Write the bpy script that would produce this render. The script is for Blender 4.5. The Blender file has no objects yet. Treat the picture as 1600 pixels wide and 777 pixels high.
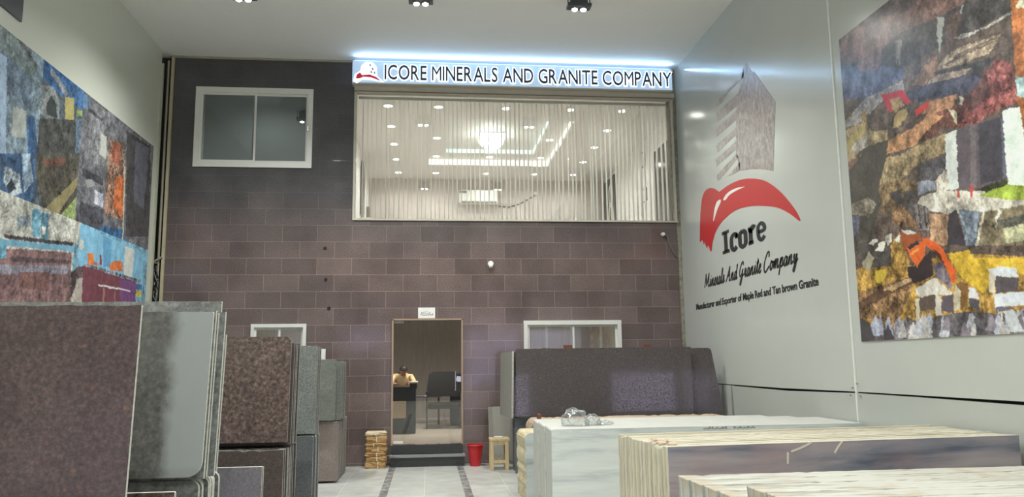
import bpy, bmesh, math, random
import numpy as np
from mathutils import Vector, Matrix, noise as mnoise

S = bpy.context.scene
COL = S.collection
random.seed(7)

# ------------------------------------------------------------------ camera
F = 1233.67
YAW, PITCH, ROLL = 0.106737, 0.144567, -0.011962
CAMP = np.array([0.0, 0.0, 1.7])
def _axes():
    cy, sy = math.cos(YAW), math.sin(YAW)
    f = np.array([sy*math.cos(PITCH), cy*math.cos(PITCH), math.sin(PITCH)])
    r = np.array([cy, -sy, 0.0]); u = np.cross(r, f)
    c, s = math.cos(ROLL), math.sin(ROLL)
    return c*r+s*u, -s*r+c*u, f
AR, AU, AF = _axes()
cam_d = bpy.data.cameras.new('camera'); cam = bpy.data.objects.new('camera', cam_d); COL.objects.link(cam)
cam_d.sensor_width = 36; cam_d.lens = F/1600*36; cam_d.clip_end = 200
cam.matrix_world = Matrix(((AR[0], AU[0], -AF[0], 0), (AR[1], AU[1], -AF[1], 0), (AR[2], AU[2], -AF[2], 1.7), (0, 0, 0, 1)))
S.camera = cam
def W(x, y, axis, val):
    """where the line of sight through a photo point meets the plane axis = val"""
    r = AR*((x-800)/F) - AU*((y-388.5)/F) + AF
    return CAMP + r*((val-CAMP[axis])/r[axis])
def proj(P):
    d = P - CAMP; w = d @ AF
    return 800+F*(d @ AR)/w, 388.5-F*(d @ AU)/w

# ------------------------------------------------------------------ light
S.view_settings.view_transform = 'Standard'
try: S.view_settings.look = 'None'
except Exception: pass
S.view_settings.gamma = 1; S.view_settings.use_curve_mapping = False
S.view_settings.exposure = 0.0
S.cycles.use_denoising = True
S.cycles.max_bounces = 12; S.cycles.diffuse_bounces = 8; S.cycles.transparent_max_bounces = 24
S.cycles.sample_clamp_indirect = 6
world = bpy.data.worlds.new('dusk'); S.world = world; world.use_nodes = True
bg = world.node_tree.nodes['Background']; bg.inputs[0].default_value = (0.62, 0.58, 0.85, 1); bg.inputs[1].default_value = 4.0
HALL_W = 680.0      # each of the twin spotlights
ROOM_W = 80        # each downlight upstairs
OFFICE_W = 560.0
def spot(name, loc, power, size=150, radius=0.06, color=(.98, 1, .965), blend=.8, parent=None, tilt=(0, 0)):
    l = bpy.data.lights.new(name, 'SPOT'); l.energy = power; l.spot_size = math.radians(size); l.spot_blend = blend
    l.shadow_soft_size = radius; l.color = color
    o = bpy.data.objects.new(name, l); COL.objects.link(o); o.rotation_euler = (tilt[0], tilt[1], 0)
    if parent is not None:
        o.parent = parent; o.location = Vector(loc) - WO[parent.name]
    else: o.location = loc
    return o

# ------------------------------------------------------------------ helpers
WO = {}     # world origin of every object
def srgb(c):
    return tuple((x/12.92 if x <= .04045 else ((x+.055)/1.055)**2.4) for x in [v/255 for v in c])
class MB:
    def __init__(s): s.v = []; s.f = []; s.m = []
    def add(s, vs, fs, mi=0):
        n = len(s.v); s.v += [tuple(map(float, v)) for v in vs]; s.f += [tuple(i+n for i in f) for f in fs]; s.m += [mi]*len(fs); return s
    def box(s, x0, x1, y0, y1, z0, z1, mi=0):
        vs = [(x, y, z) for x in (x0, x1) for y in (y0, y1) for z in (z0, z1)]
        return s.add(vs, [(0,1,3,2),(4,6,7,5),(0,4,5,1),(2,3,7,6),(0,2,6,4),(1,5,7,3)], mi)
    def bbox(s, x0, x1, y0, y1, z0, z1, b=.01, mi=0, seg=2):
        bm = bmesh.new(); bmesh.ops.create_cube(bm, size=1)
        for v in bm.verts: v.co = Vector(((x0+x1)/2+v.co.x*(x1-x0), (y0+y1)/2+v.co.y*(y1-y0), (z0+z1)/2+v.co.z*(z1-z0)))
        bmesh.ops.bevel(bm, geom=bm.edges[:], offset=b, segments=seg, affect='EDGES', profile=.5)
        return s.bm(bm, mi)
    def bm(s, bm, mi=0):
        bm.verts.ensure_lookup_table(); bm.verts.index_update()
        s.add([v.co[:] for v in bm.verts], [[v.index for v in f.verts] for f in bm.faces], mi); bm.free(); return s
    def lathe(s, c, prof, seg=24, axis=2, mi=0, cap=True):
        vs = []; fs = []
        for r, h in prof:
            for k in range(seg):
                a = 2*math.pi*k/seg; p = [r*math.cos(a), r*math.sin(a), h]
                if axis == 1: p = [p[0], p[2], p[1]]
                if axis == 0: p = [p[2], p[0], p[1]]
                vs.append((c[0]+p[0], c[1]+p[1], c[2]+p[2]))
        n = len(prof)
        for i in range(n-1):
            for k in range(seg): fs.append((i*seg+k, i*seg+(k+1) % seg, (i+1)*seg+(k+1) % seg, (i+1)*seg+k))
        if cap: fs += [tuple(range(seg))[::-1], tuple(range((n-1)*seg, n*seg))]
        return s.add(vs, fs, mi)
    def tube(s, pts, r, seg=8, mi=0):
        pts = [Vector(p) for p in pts]; rings = []; n = len(pts); ref = Vector((0, 0, 1))
        for i, p in enumerate(pts):
            d = (pts[min(i+1, n-1)]-pts[max(i-1, 0)]).normalized()
            a = d.cross(ref if abs(d.dot(ref)) < .95 else Vector((1, 0, 0))).normalized(); b = d.cross(a)
            rr = r[i] if isinstance(r, (list, tuple)) else r
            rings += [p+(a*math.cos(2*math.pi*k/seg)+b*math.sin(2*math.pi*k/seg))*rr for k in range(seg)]
        fs = [(i*seg+k, i*seg+(k+1) % seg, (i+1)*seg+(k+1) % seg, (i+1)*seg+k) for i in range(n-1) for k in range(seg)]
        fs += [tuple(range(seg))[::-1], tuple(range((n-1)*seg, n*seg))]
        return s.add(rings, fs, mi)
    def prism(s, outline, fn, t0, t1, mi=0, side=None):
        """outline of 2D points, fn(a, b, t) -> world point"""
        n = len(outline)
        vs = [fn(a, b, t0) for a, b in outline]+[fn(a, b, t1) for a, b in outline]
        s.add(vs, [tuple(range(n))[::-1], tuple(range(n, 2*n))], mi)
        return s.add(vs, [(i, (i+1) % n, n+(i+1) % n, n+i) for i in range(n)], mi if side is None else side)
    def build(s, name, mats, parent=None, origin=None, smooth=False):
        V = np.array(s.v)
        if origin is None:
            lo, hi = V.min(0), V.max(0); origin = ((lo[0]+hi[0])/2, (lo[1]+hi[1])/2, lo[2])
        if parent is not None and origin is not None and parent.name in WO: pass
        o3 = Vector(origin)
        me = bpy.data.meshes.new(name); me.from_pydata([tuple(v) for v in (V-np.array(origin))], [], s.f)
        mats = mats if isinstance(mats, (list, tuple)) else [mats]
        for m in mats: me.materials.append(m)
        me.polygons.foreach_set('material_index', s.m)
        if smooth: me.polygons.foreach_set('use_smooth', [True]*len(s.f))
        bm = bmesh.new(); bm.from_mesh(me); bmesh.ops.recalc_face_normals(bm, faces=bm.faces[:]); bm.to_mesh(me); bm.free()
        me.update()
        if smooth and hasattr(me, 'set_sharp_from_angle'): me.set_sharp_from_angle(angle=math.radians(40))
        o = bpy.data.objects.new(name, me); COL.objects.link(o); WO[o.name] = o3
        if parent is not None:
            o.parent = parent; o.location = o3 - WO[parent.name]
        else: o.location = o3
        return o
def tag(o, label=None, cat=None, group=None, kind=None):
    if label: o['label'] = label
    if cat: o['category'] = cat
    if group: o['group'] = group
    if kind: o['kind'] = kind
    return o
def thing(name, loc, label, cat, group=None):
    o = bpy.data.objects.new(name, None); COL.objects.link(o); o.location = loc; o.empty_display_size = .1; WO[o.name] = Vector(loc)
    return tag(o, label, cat, group)
def struct(name, mb, mats, **k): return tag(mb.build(name, mats, **k), kind='structure')

# ------------------------------------------------------------------ materials
class NT:
    def __init__(s, name):
        s.m = bpy.data.materials.new(name); s.m.use_nodes = True; s.t = s.m.node_tree; s.n = s.t.nodes; s.l = s.t.links
        s.b = s.n['Principled BSDF']; s.out = s.n['Material Output']
    def new(s, t, **k):
        n = s.n.new(t)
        for a, b in k.items(): setattr(n, a, b)
        return n
    def coords(s, scale=(1, 1, 1), rot=(0, 0, 0), loc=(0, 0, 0)):
        tc = s.new('ShaderNodeTexCoord'); mp = s.new('ShaderNodeMapping')
        mp.inputs['Scale'].default_value = scale; mp.inputs['Rotation'].default_value = rot; mp.inputs['Location'].default_value = loc
        s.l.new(tc.outputs['Object'], mp.inputs['Vector']); return mp.outputs['Vector']
    def noise(s, vec, scale, detail=4, rough=.55, dist=0):
        n = s.new('ShaderNodeTexNoise'); n.inputs['Scale'].default_value = scale; n.inputs['Detail'].default_value = detail
        n.inputs['Roughness'].default_value = rough; n.inputs['Distortion'].default_value = dist
        s.l.new(vec, n.inputs['Vector']); return n.outputs['Fac']
    def ramp(s, fac, stops):
        r = s.new('ShaderNodeValToRGB'); e = r.color_ramp.elements
        while len(e) < len(stops): e.new(.5)
        for el, (p, c) in zip(e, stops):
            el.position = p; el.color = (*(srgb(c) if not isinstance(c, float) else (c, c, c)), 1)
        s.l.new(fac, r.inputs['Fac']); return r.outputs['Color']
    def mix(s, fac, a, b, mode='MIX'):
        n = s.new('ShaderNodeMix', data_type='RGBA', blend_type=mode)
        for i, v in ((0, fac), (6, a), (7, b)):
            if hasattr(v, 'node'): s.l.new(v, n.inputs[i])
            elif isinstance(v, (int, float)): n.inputs[i].default_value = v
            else: n.inputs[i].default_value = (*srgb(v), 1)
        return n.outputs[2]
    def bump(s, h, strength=.2, dist=.01):
        b = s.new('ShaderNodeBump'); b.inputs['Strength'].default_value = strength; b.inputs['Distance'].default_value = dist
        s.l.new(h, b.inputs['Height']); s.l.new(b.outputs['Normal'], s.b.inputs['Normal'])
    def color(s, c):
        if hasattr(c, 'node'): s.l.new(c, s.b.inputs['Base Color'])
        else: s.b.inputs['Base Color'].default_value = (*srgb(c), 1)
    def rough(s, r):
        if hasattr(r, 'node'): s.l.new(r, s.b.inputs['Roughness'])
        else: s.b.inputs['Roughness'].default_value = r
_plain = {}
def plain(name, c, rough=.5, metal=0, emit=0, spec=.5, var=.06):
    if name in _plain: return _plain[name]
    t = NT(name); t.rough(rough); t.b.inputs['Metallic'].default_value = metal; t.b.inputs['Specular IOR Level'].default_value = spec
    if var and not emit:
        n = t.noise(t.coords(), 9, 3)
        t.color(t.mix(n, tuple(max(0, v*(1-var)) for v in c), tuple(min(255, v*(1+var)) for v in c)))
    else: t.color(c)
    if emit:
        t.b.inputs['Emission Color'].default_value = (*srgb(c), 1); t.b.inputs['Emission Strength'].default_value = emit
    _plain[name] = t.m; return t.m
def granite(name, dark, mid, light, scale=60, rough=.12, cloud=.35, fleck=(150, 120, 105), fl=.5, seed=0, sparkle=False):
    t = NT(name); v = t.coords(loc=(seed*3.1, seed*1.7, seed))
    a = t.ramp(t.noise(v, scale, 6, .7), [(.33, dark), (.52, mid), (.68, light)])
    c = t.noise(v, 3.2, 3); c2 = t.ramp(c, [(.3, .72), (.75, 1.12)])
    m = t.mix(cloud*1.6, a, c2, 'MULTIPLY')
    vo = t.new('ShaderNodeTexVoronoi'); vo.inputs['Scale'].default_value = scale*.45; t.l.new(v, vo.inputs['Vector'])
    f = t.ramp(vo.outputs['Distance'], [(.0, 1.0), (.32, 0.0)])
    gate = t.ramp(t.noise(v, scale*.22, 3), [(.52, 0.0), (.64, fl)])
    ff = t.mix(1.0, f, gate, 'MULTIPLY')
    t.color(t.mix(ff, m, fleck))
    t.rough(t.ramp(t.noise(v, scale*.8, 2), [(.45, .04), (.62, .3)]) if sparkle else rough)
    return t.m
def marble(name, base, vein, scale=(.6, 3, 11), rough=.3, strength=.6, rot=(0, 0, 0), stain=None, bump=0):
    t = NT(name); v = t.coords(scale=scale, rot=rot)
    n = t.noise(v, 1.3, 7, .62, .4)
    col = t.ramp(n, [(.34, vein), (.5, base), (.72, tuple(min(255, x*1.05) for x in base))])
    fine = t.noise(v, 6, 5, .7)
    col = t.mix(strength*.5, col, t.ramp(fine, [(.3, .7), (.62, 1.0)]), 'MULTIPLY')
    if stain:
        g = t.ramp(t.noise(t.coords(), 2.3, 4), [(.56, 0.0), (.66, .8)])
        col = t.mix(g, col, stain)
    t.color(col); t.rough(rough)
    if bump: t.bump(fine, bump, .01)
    return t.m
def rough_stone(name, a, b, scale=(3, 3, 25), bump=.6, rough=.8):
    t = NT(name); v = t.coords(scale=scale); n = t.noise(v, 2, 7, .65)
    t.color(t.ramp(n, [(.3, a), (.62, b)])); t.rough(rough); t.bump(n, bump, .012); return t.m

def facade_material():
    t = NT('brown granite cladding'); tc = t.new('ShaderNodeTexCoord'); sp = t.new('ShaderNodeSeparateXYZ'); t.l.new(tc.outputs['Object'], sp.inputs[0])
    cb = t.new('ShaderNodeCombineXYZ'); t.l.new(sp.outputs['X'], cb.inputs['X']); t.l.new(sp.outputs['Z'], cb.inputs['Y'])
    mp = t.new('ShaderNodeMapping'); mp.inputs['Location'].default_value = (.14, -.049, 0); t.l.new(cb.outputs[0], mp.inputs[0])
    br = t.new('ShaderNodeTexBrick'); br.inputs['Scale'].default_value = 1; br.inputs['Brick Width'].default_value = .6; br.inputs['Row Height'].default_value = .293
    br.inputs['Mortar Size'].default_value = .0028; br.inputs['Mortar Smooth'].default_value = .0
    br.inputs['Color1'].default_value = (*srgb((119, 104, 101)), 1); br.inputs['Color2'].default_value = (*srgb((100, 87, 85)), 1)
    br.inputs['Mortar'].default_value = (*srgb((160, 140, 130)), 1); br.inputs['Bias'].default_value = 0
    br.offset = .5; t.l.new(mp.outputs[0], br.inputs['Vector'])
    # a few tiles vanish into one another: mortar only partly visible
    v = t.coords(); sp1 = t.ramp(t.noise(v, 70, 5, .7), [(.35, .55), (.5, 1.0), (.7, 1.5)])
    # dimmer light up high is put into the colour: greyer stone, joints fading
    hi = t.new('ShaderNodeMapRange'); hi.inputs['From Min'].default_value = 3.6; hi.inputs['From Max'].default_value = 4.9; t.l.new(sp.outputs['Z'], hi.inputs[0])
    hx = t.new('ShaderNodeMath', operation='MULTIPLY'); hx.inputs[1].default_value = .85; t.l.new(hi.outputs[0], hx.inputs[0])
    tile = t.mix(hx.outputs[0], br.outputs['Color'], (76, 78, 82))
    col = t.mix(1.0, tile, sp1, 'MULTIPLY')
    fl = t.ramp(t.noise(v, 38, 2), [(.64, 0.0), (.7, .35)]); col = t.mix(fl, col, (150, 118, 108))
    cl = t.ramp(t.noise(v, 1.1, 3), [(.3, .75), (.7, 1.15)]); col = t.mix(1.0, col, cl, 'MULTIPLY')
    t.color(col)
    r = t.ramp(t.noise(v, 2.2, 3), [(.3, .06), (.7, .2)]); t.rough(r)
    # each tile sits a hair out of true, so the reflections break at the joints
    wn = t.new('ShaderNodeTexNoise'); wn.inputs['Scale'].default_value = 2.4; t.l.new(mp.outputs[0], wn.inputs['Vector'])
    t.bump(t.mix(.5, wn.outputs['Fac'], br.outputs['Fac']), .14, .02)
    return t.m
def panel_material(name, c, rough=.22):
    t = NT(name); n = t.noise(t.coords(), 1.2, 2); t.color(t.mix(n, tuple(v*.98 for v in c), tuple(v*1.02 for v in c)))
    t.rough(rough); t.bump(t.noise(t.coords(scale=(1, .5, 1.4)), .9, 1), .12, .05); return t.m
def floor_material():
    t = NT('grey paving slabs'); v = t.coords(loc=(.04, .25, 0))
    br = t.new('ShaderNodeTexBrick'); br.offset = 0; br.inputs['Scale'].default_value = 1; br.inputs['Brick Width'].default_value = .57; br.inputs['Row Height'].default_value = .57
    br.inputs['Mortar Size'].default_value = .004; br.inputs['Color1'].default_value = (*srgb((194, 195, 190)), 1); br.inputs['Color2'].default_value = (*srgb((182, 183, 178)), 1)
    br.inputs['Mortar'].default_value = (*srgb((222, 220, 210)), 1); t.l.new(v, br.inputs['Vector'])
    n = t.ramp(t.noise(t.coords(), 4, 6, .6), [(.3, .78), (.7, 1.08)]); col = t.mix(1.0, br.outputs['Color'], n, 'MULTIPLY')
    d = t.ramp(t.noise(t.coords(), 1.3, 3), [(.55, 0.0), (.7, .3)]); col = t.mix(d, col, (170, 160, 140)); t.color(col); t.rough(.35)
    t.bump(t.noise(t.coords(), 20, 4), .15, .01); return t.m
def glass(name, tint=(235, 240, 238), k=.06, edge=.5):
    t = NT(name); t.n.remove(t.b); tr = t.new('ShaderNodeBsdfTransparent'); tr.inputs[0].default_value = (*srgb(tint), 1)
    gl = t.new('ShaderNodeBsdfGlossy'); gl.inputs['Roughness'].default_value = .01
    fr = t.new('ShaderNodeFresnel'); fr.inputs[0].default_value = 1.5
    ad = t.new('ShaderNodeMath', operation='ADD'); ad.inputs[1].default_value = k; t.l.new(fr.outputs[0], ad.inputs[0])
    mx = t.new('ShaderNodeMixShader'); t.l.new(ad.outputs[0], mx.inputs[0]); t.l.new(tr.outputs[0], mx.inputs[1]); t.l.new(gl.outputs[0], mx.inputs[2])
    t.l.new(mx.outputs[0], t.out.inputs['Surface']); return t.m
def attr_material(name, rough=.3):
    t = NT(name); a = t.new('ShaderNodeAttribute', attribute_name='print'); t.color(a.outputs['Color']); t.rough(rough); return t.m

M_FAC = facade_material(); M_PANEL = panel_material('white wall panel', (189, 192, 187), .17); M_PANELL = panel_material('grey white wall panel', (206, 209, 196), .3)
M_FLOOR = floor_material(); M_CEIL = plain('ceiling paint', (236, 237, 234), .8, var=.01)
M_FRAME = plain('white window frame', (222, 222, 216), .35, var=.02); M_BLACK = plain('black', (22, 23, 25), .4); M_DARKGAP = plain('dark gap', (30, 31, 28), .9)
M_GLASS = glass('clear glass', (236, 238, 234), .05); M_GLASSD = glass('smoked window glass', (196, 204, 206), .10); M_GLASSB = glass('bronze door glass', (212, 209, 204), .05)
M_WHITE = plain('white', (232, 232, 228), .5, var=.02); M_CHROME = plain('chrome', (200, 200, 200), .15, metal=1, var=0)
M_CREAM = plain('cream room paint', (224, 222, 220), .7, var=.02)
M_STEEL = plain('grey conduit', (150, 150, 140), .5)

# ------------------------------------------------------------------ the hall
XL, XR, YF, YB, ZC = -4.65, 4.68, 14.0, -10.0, 7.2
struct('floor', MB().box(-7, 7, YB-2, 14.4, -.2, 0), M_FLOOR, origin=(0, 14, 0))
struct('ceiling', MB().box(-5, 5, YB, 14.25, ZC, ZC+.15), M_CEIL)
struct('trim_1', MB().box(-4.55, -1.4, 13.96, 14.0, 7.165, 7.2), plain('ceiling edge bead', (160, 155, 140), .7))
def strip_mat():
    t = NT('dark pebble strip'); v = t.coords(); vo = t.new('ShaderNodeTexVoronoi'); vo.inputs['Scale'].default_value = 16; t.l.new(v, vo.inputs['Vector'])
    c = t.ramp(vo.outputs['Color'], [(.2, (88, 86, 86)), (.6, (128, 126, 124)), (.9, (160, 158, 150))]); t.color(c); t.rough(.5); return t.m
M_STRIP = strip_mat()
struct('trim_2', MB().box(-.635, -.53, 0, 13.7, -.01, .003), M_STRIP)
struct('trim_3', MB().box(.49, .595, 0, 13.7, -.01, .003), M_STRIP)

OPEN = [(-4.10, -2.08, 5.19, 6.63), (-1.31, 4.57, 4.27, 6.66), (-3.01, -2.1, 1.45, 2.41), (1.70, 3.45, 1.45, 2.44), (-.605, .59, .34, 2.47)]
def wall_with_holes(x0, x1, z0, z1, y0, y1, holes):
    xs = sorted({x0, x1, *[h[0] for h in holes], *[h[1] for h in holes]}); zs = sorted({z0, z1, *[h[2] for h in holes], *[h[3] for h in holes]})
    mb = MB()
    for i in range(len(xs)-1):
        for j in range(len(zs)-1):
            cx, cz = (xs[i]+xs[i+1])/2, (zs[j]+zs[j+1])/2
            if any(h[0] < cx < h[1] and h[2] < cz < h[3] for h in holes): continue
            mb.box(xs[i], xs[i+1], y0, y1, zs[j], zs[j+1])
    return mb
struct('wall_back', wall_with_holes(-4.5, 4.52, 0, ZC, 14.0, 14.16, OPEN), M_FAC, origin=(0, 14, 0))
M_CONC = rough_stone('bare cement', (120, 116, 105), (165, 160, 145), (6, 6, 6), .3)
struct('trim_4', MB().box(4.52, 4.68, 14.02, 14.2, 0, ZC), M_CONC)
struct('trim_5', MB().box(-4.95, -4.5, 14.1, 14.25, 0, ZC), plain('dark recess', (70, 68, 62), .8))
# left wall
struct('wall_left', MB().box(XL-.25, XL, YB, 13.78, 0, ZC), M_PANELL)
struct('wall_left.004', MB().box(XL-.35, XL-.25, 13.5, 14.25, 0, ZC), M_PANELL)  # unseen closing piece, added to stop outside light leaking in at the corner
struct('trim_6', MB().box(XL-.02, XL+.03, 13.78, 13.83, 0, 6.98), plain('pale edge strip', (170, 172, 155), .5))
# right wall: upper panels and lower panels with the open joint between them
def yzplate(mb, x0, x1, pts, mi=0):
    return mb.prism(pts, lambda a, b, t: (t, a, b), x0, x1, mi)
XW = 4.65
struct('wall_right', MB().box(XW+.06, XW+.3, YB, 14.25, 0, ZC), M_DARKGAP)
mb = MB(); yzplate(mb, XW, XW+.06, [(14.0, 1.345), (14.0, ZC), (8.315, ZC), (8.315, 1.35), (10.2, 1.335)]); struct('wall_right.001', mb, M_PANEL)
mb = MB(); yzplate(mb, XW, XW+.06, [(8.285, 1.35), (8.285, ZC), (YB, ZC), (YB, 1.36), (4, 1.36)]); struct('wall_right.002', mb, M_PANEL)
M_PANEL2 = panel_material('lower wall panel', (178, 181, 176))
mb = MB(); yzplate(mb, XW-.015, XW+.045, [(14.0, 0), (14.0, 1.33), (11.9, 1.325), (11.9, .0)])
yzplate(mb, XW-.015, XW+.045, [(11.86, 1.32), (10.0, 1.305), (8.315, 1.335), (8.315, 0), (11.72, 0)]); struct('wall_right.003', mb, M_PANEL2)  # slanted slit between these panels puts a dark wedge of shade into the wall
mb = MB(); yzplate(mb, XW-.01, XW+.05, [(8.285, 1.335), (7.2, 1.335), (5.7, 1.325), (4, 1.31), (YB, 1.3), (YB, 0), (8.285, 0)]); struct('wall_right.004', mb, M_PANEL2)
struct('trim_7', MB().box(XW-.012, XW+.01, 8.285, 8.315, 0, ZC), plain('white joint strip', (216, 218, 212), .4))
for k, (yy, zz) in enumerate([(8.25, 1.44), (8.35, 1.39), (8.2, 1.31), (8.4, 1.31), (8.36, 1.02), (8.25, 1.0)]):
    tag(MB().lathe((XW-.03, yy, zz), [(.009, 0), (.009, .02)], 8, axis=0).build('panel_screw', M_STEEL),
        'small screw in the white wall panels, %s' % ['high right of the vertical joint', 'left of the vertical joint above the open seam', 'right, just below the seam crossing', 'left, just below the seam crossing', 'low left by the joint foot', 'low right by the joint foot'][k], 'screw', 'screws around the panel joint')
# street end behind the viewer: header and posts of an open front
mb = wall_with_holes(-5, 5, 0, ZC, YB-.2, YB, [(-3.9, -1.9, 0, 3.3), (1.75, 4.4, 0, 3.3)])
struct('wall_front', mb, plain('dark shutter grey', (96, 96, 98), .6))

# ------------------------------------------------------------------ rooms behind the facade
def wallpaper(name, a, b):
    t = NT(name); n = t.noise(t.coords(scale=(14, 14, .9)), 1.6, 5, .6); t.color(t.ramp(n, [(.35, a), (.65, b)])); t.rough(.8); return t.m
M_PAPER = wallpaper('streaked beige wallpaper', (192, 182, 178), (214, 206, 201)); M_WOOD = wallpaper('brown wood panelling', (166, 160, 155), (184, 178, 172))
UX0, UX1, UY1, UZ0, UZ1 = -1.6, 4.9, 21.25, 4.15, 6.72
struct('wall_back.001', MB().box(UX0-.1, UX1+.1, UY1, UY1+.1, UZ0, 7.1), M_PAPER)
struct('wall_left.001', MB().box(UX0-.1, UX0, 14.16, UY1, UZ0, 7.1), M_CREAM)
struct('wall_right.005', MB().box(UX1, UX1+.1, 14.16, UY1, UZ0, 7.1), M_CREAM)
struct('floor.001', MB().box(UX0-.1, UX1+.1, 14.16, UY1+.1, UZ0-.1, UZ0), plain('beige upstairs floor', (190, 182, 174), .3))
TX0, TX1, TY0, TY1 = 0.0, 3.06, 15.82, 19.68
IX0, IX1, IY0, IY1 = .42, 2.62, 16.15, 19.1
mb = MB()
for a in ((UX0-.1, TX0, 14.16, UY1), (TX1, UX1+.1, 14.16, UY1), (TX0, TX1, 14.16, TY0), (TX0, TX1, TY1, UY1)): mb.box(*a, UZ1, UZ1+.16)
for a in ((TX0-.02, IX0, TY0, TY1), (IX1, TX1+.02, TY0, TY1), (IX0, IX1, TY0-.02, IY0), (IX0, IX1, IY1, TY1+.02)): mb.box(*a, UZ1+.16, UZ1+.28)
mb.box(IX0-.02, IX1+.02, IY0-.02, IY1+.02, UZ1+.28, UZ1+.36)
struct('ceiling.001', mb, M_CREAM)
# cove lights in the tray
M_COVE = plain('warm cove light', (255, 252, 246), .5, emit=1.3); M_COVEC = plain('cool cove light', (225, 245, 240), .5, emit=.9)
t = thing('cove_light', ((TX0+TX1)/2, TY1, UZ1), 'white cove lighting strip around the stepped ceiling tray upstairs', 'ceiling light')
MB().box(TX0+.01, TX1-.01, TY1-.02, TY1-.005, UZ1+.02, UZ1+.15).build('outer_strip', M_COVE, t)
MB().box(TX1-.02, TX1-.005, TY0+.1, TY1-.02, UZ1+.06, UZ1+.15).build('outer_strip', M_COVE, t)
MB().box(IX0+.01, IX1-.01, IY1-.02, IY1-.005, UZ1+.18, UZ1+.27).build('inner_strip', M_COVEC, t)
MB().box(IX1-.02, IX1-.005, IY0+.05, IY1-.02, UZ1+.19, UZ1+.27).build('inner_strip', M_COVEC, t)
# downlights
M_LED = plain('lit led face', (255, 250, 240), .5, emit=9)
colnames = ['leftmost column', 'second column from the left', 'middle column', 'second column from the right', 'rightmost column']
rownames = ['nearest the window', 'second row behind the window', 'middle row', 'second row from the back wall', 'row against the back wall']
for j, yy in enumerate((15.03, 16.38, 17.75, 19.12, 20.47)):
    for i, xx in enumerate((-.79, .19, 1.53, 2.82, 3.88)):
        inside = TX0 < xx < TX1 and TY0 < yy < TY1
        if i == 2 and j in (1, 2): continue
        if i in (1, 3) and j == 1: continue
        if inside and i == 2 and j == 3: yy2 = 19.36
        else: yy2 = 19.36 if (inside and j == 3) else yy
        z = UZ1+.16 if inside else UZ1
        t = thing('downlight', (xx, yy2, z), 'round recessed ceiling downlight upstairs, %s, %s' % (colnames[i], rownames[j]), 'ceiling light', 'downlights in the upstairs ceiling')
        MB().lathe((xx, yy2, z-.012), [(.085, .0), (.1, .006), (.1, .012)], 20).build('rim', M_WHITE, t)
        MB().lathe((xx, yy2, z-.02), [(.05, 0), (.082, .006), (.082, .01)], 20).build('lens', M_LED, t)
        spot('bulb', (xx, yy2, z-.03), ROOM_W, 160, .07, color=(1, .985, .975), parent=t)
# chandelier
t = thing('chandelier', (1.46, 17.75, UZ1+.28), 'glowing square crystal chandelier tapering to a point, in the middle of the tray', 'chandelier')
M_CRYS = plain('glowing crystal', (250, 255, 252), .2, emit=6)
MB().box(1.36, 1.56, 17.65, 17.85, 6.96, 7.0).build('canopy', M_CHROME, t)
mb = MB()
for a in ((1.17, 1.75, 17.46, 17.48), (1.17, 1.75, 18.02, 18.04), (1.17, 1.19, 17.46, 18.04), (1.73, 1.75, 17.46, 18.04)): mb.box(*a, 6.945, 6.965)
mb.build('rim', plain('dark chandelier rim', (70, 72, 72), .4), t)
for k, (h, w) in enumerate([(.05, .28), (.05, .27), (.045, .25), (.045, .21), (.05, .16), (.05, .1), (.06, .05)]):
    z1 = 6.945-sum(x for x, _ in [(.05, 0), (.05, 0), (.045, 0), (.045, 0), (.05, 0), (.05, 0)][:k]); mb = MB(); n = max(2, int(w*2/.045))
    for i in range(n):
        for j in range(n):
            if 0 < i < n-1 and 0 < j < n-1: continue
            x, y = 1.46-w+2*w*i/(n-1), 17.75-w+2*w*j/(n-1)
            mb.lathe((x, y, z1-h-.02), [(.002, 0), (.018, .02), (.018, h)], 6)
    mb.box(1.46-w, 1.46+w, 17.75-w, 17.75+w, z1-.006, z1); mb.build('crystal_tier', M_CRYS, t)
l = bpy.data.lights.new('chandelier_glow', 'POINT'); l.energy = 14; l.color = (.85, 1, .97); l.shadow_soft_size = .2
o = bpy.data.objects.new('chandelier_glow', l); COL.objects.link(o); o.parent = t; o.location = (0, 0, -.55)
# air conditioner
t = thing('air_conditioner', (1.34, UY1-.1, 5.98), 'white wall mounted split air conditioner on the upstairs back wall', 'air conditioner')
MB().bbox(.82, 1.9, UY1-.22, UY1-.005, 6.02, 6.40, .04).build('casing', M_WHITE, t)
MB().box(.88, 1.84, UY1-.235, UY1-.215, 6.03, 6.075).build('louvre', plain('grey louvre', (120, 118, 114), .5), t)
MB().box(.84, 1.05, UY1-.232, UY1-.218, 6.3, 6.36).build('badge', plain('grey badge', (130, 128, 124), .5), t)
mb = MB(); mb.tube([(1.9, UY1-.02, 5.98), (2.2, UY1-.02, 5.96), (2.5, UY1-.02, 6.05), (2.8, UY1-.02, 6.22), (2.95, UY1-.02, 6.32)], .012)
tag(mb.build('wall_cable', M_BLACK), 'black cable sagging on the wall right of the air conditioner', 'cable')
tag(MB().bbox(2.9, 3.02, UY1-.04, UY1-.003, 6.3, 6.4, .01).build('junction_box', M_WHITE), 'small white junction box at the end of the black cable upstairs', 'junction box')
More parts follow.
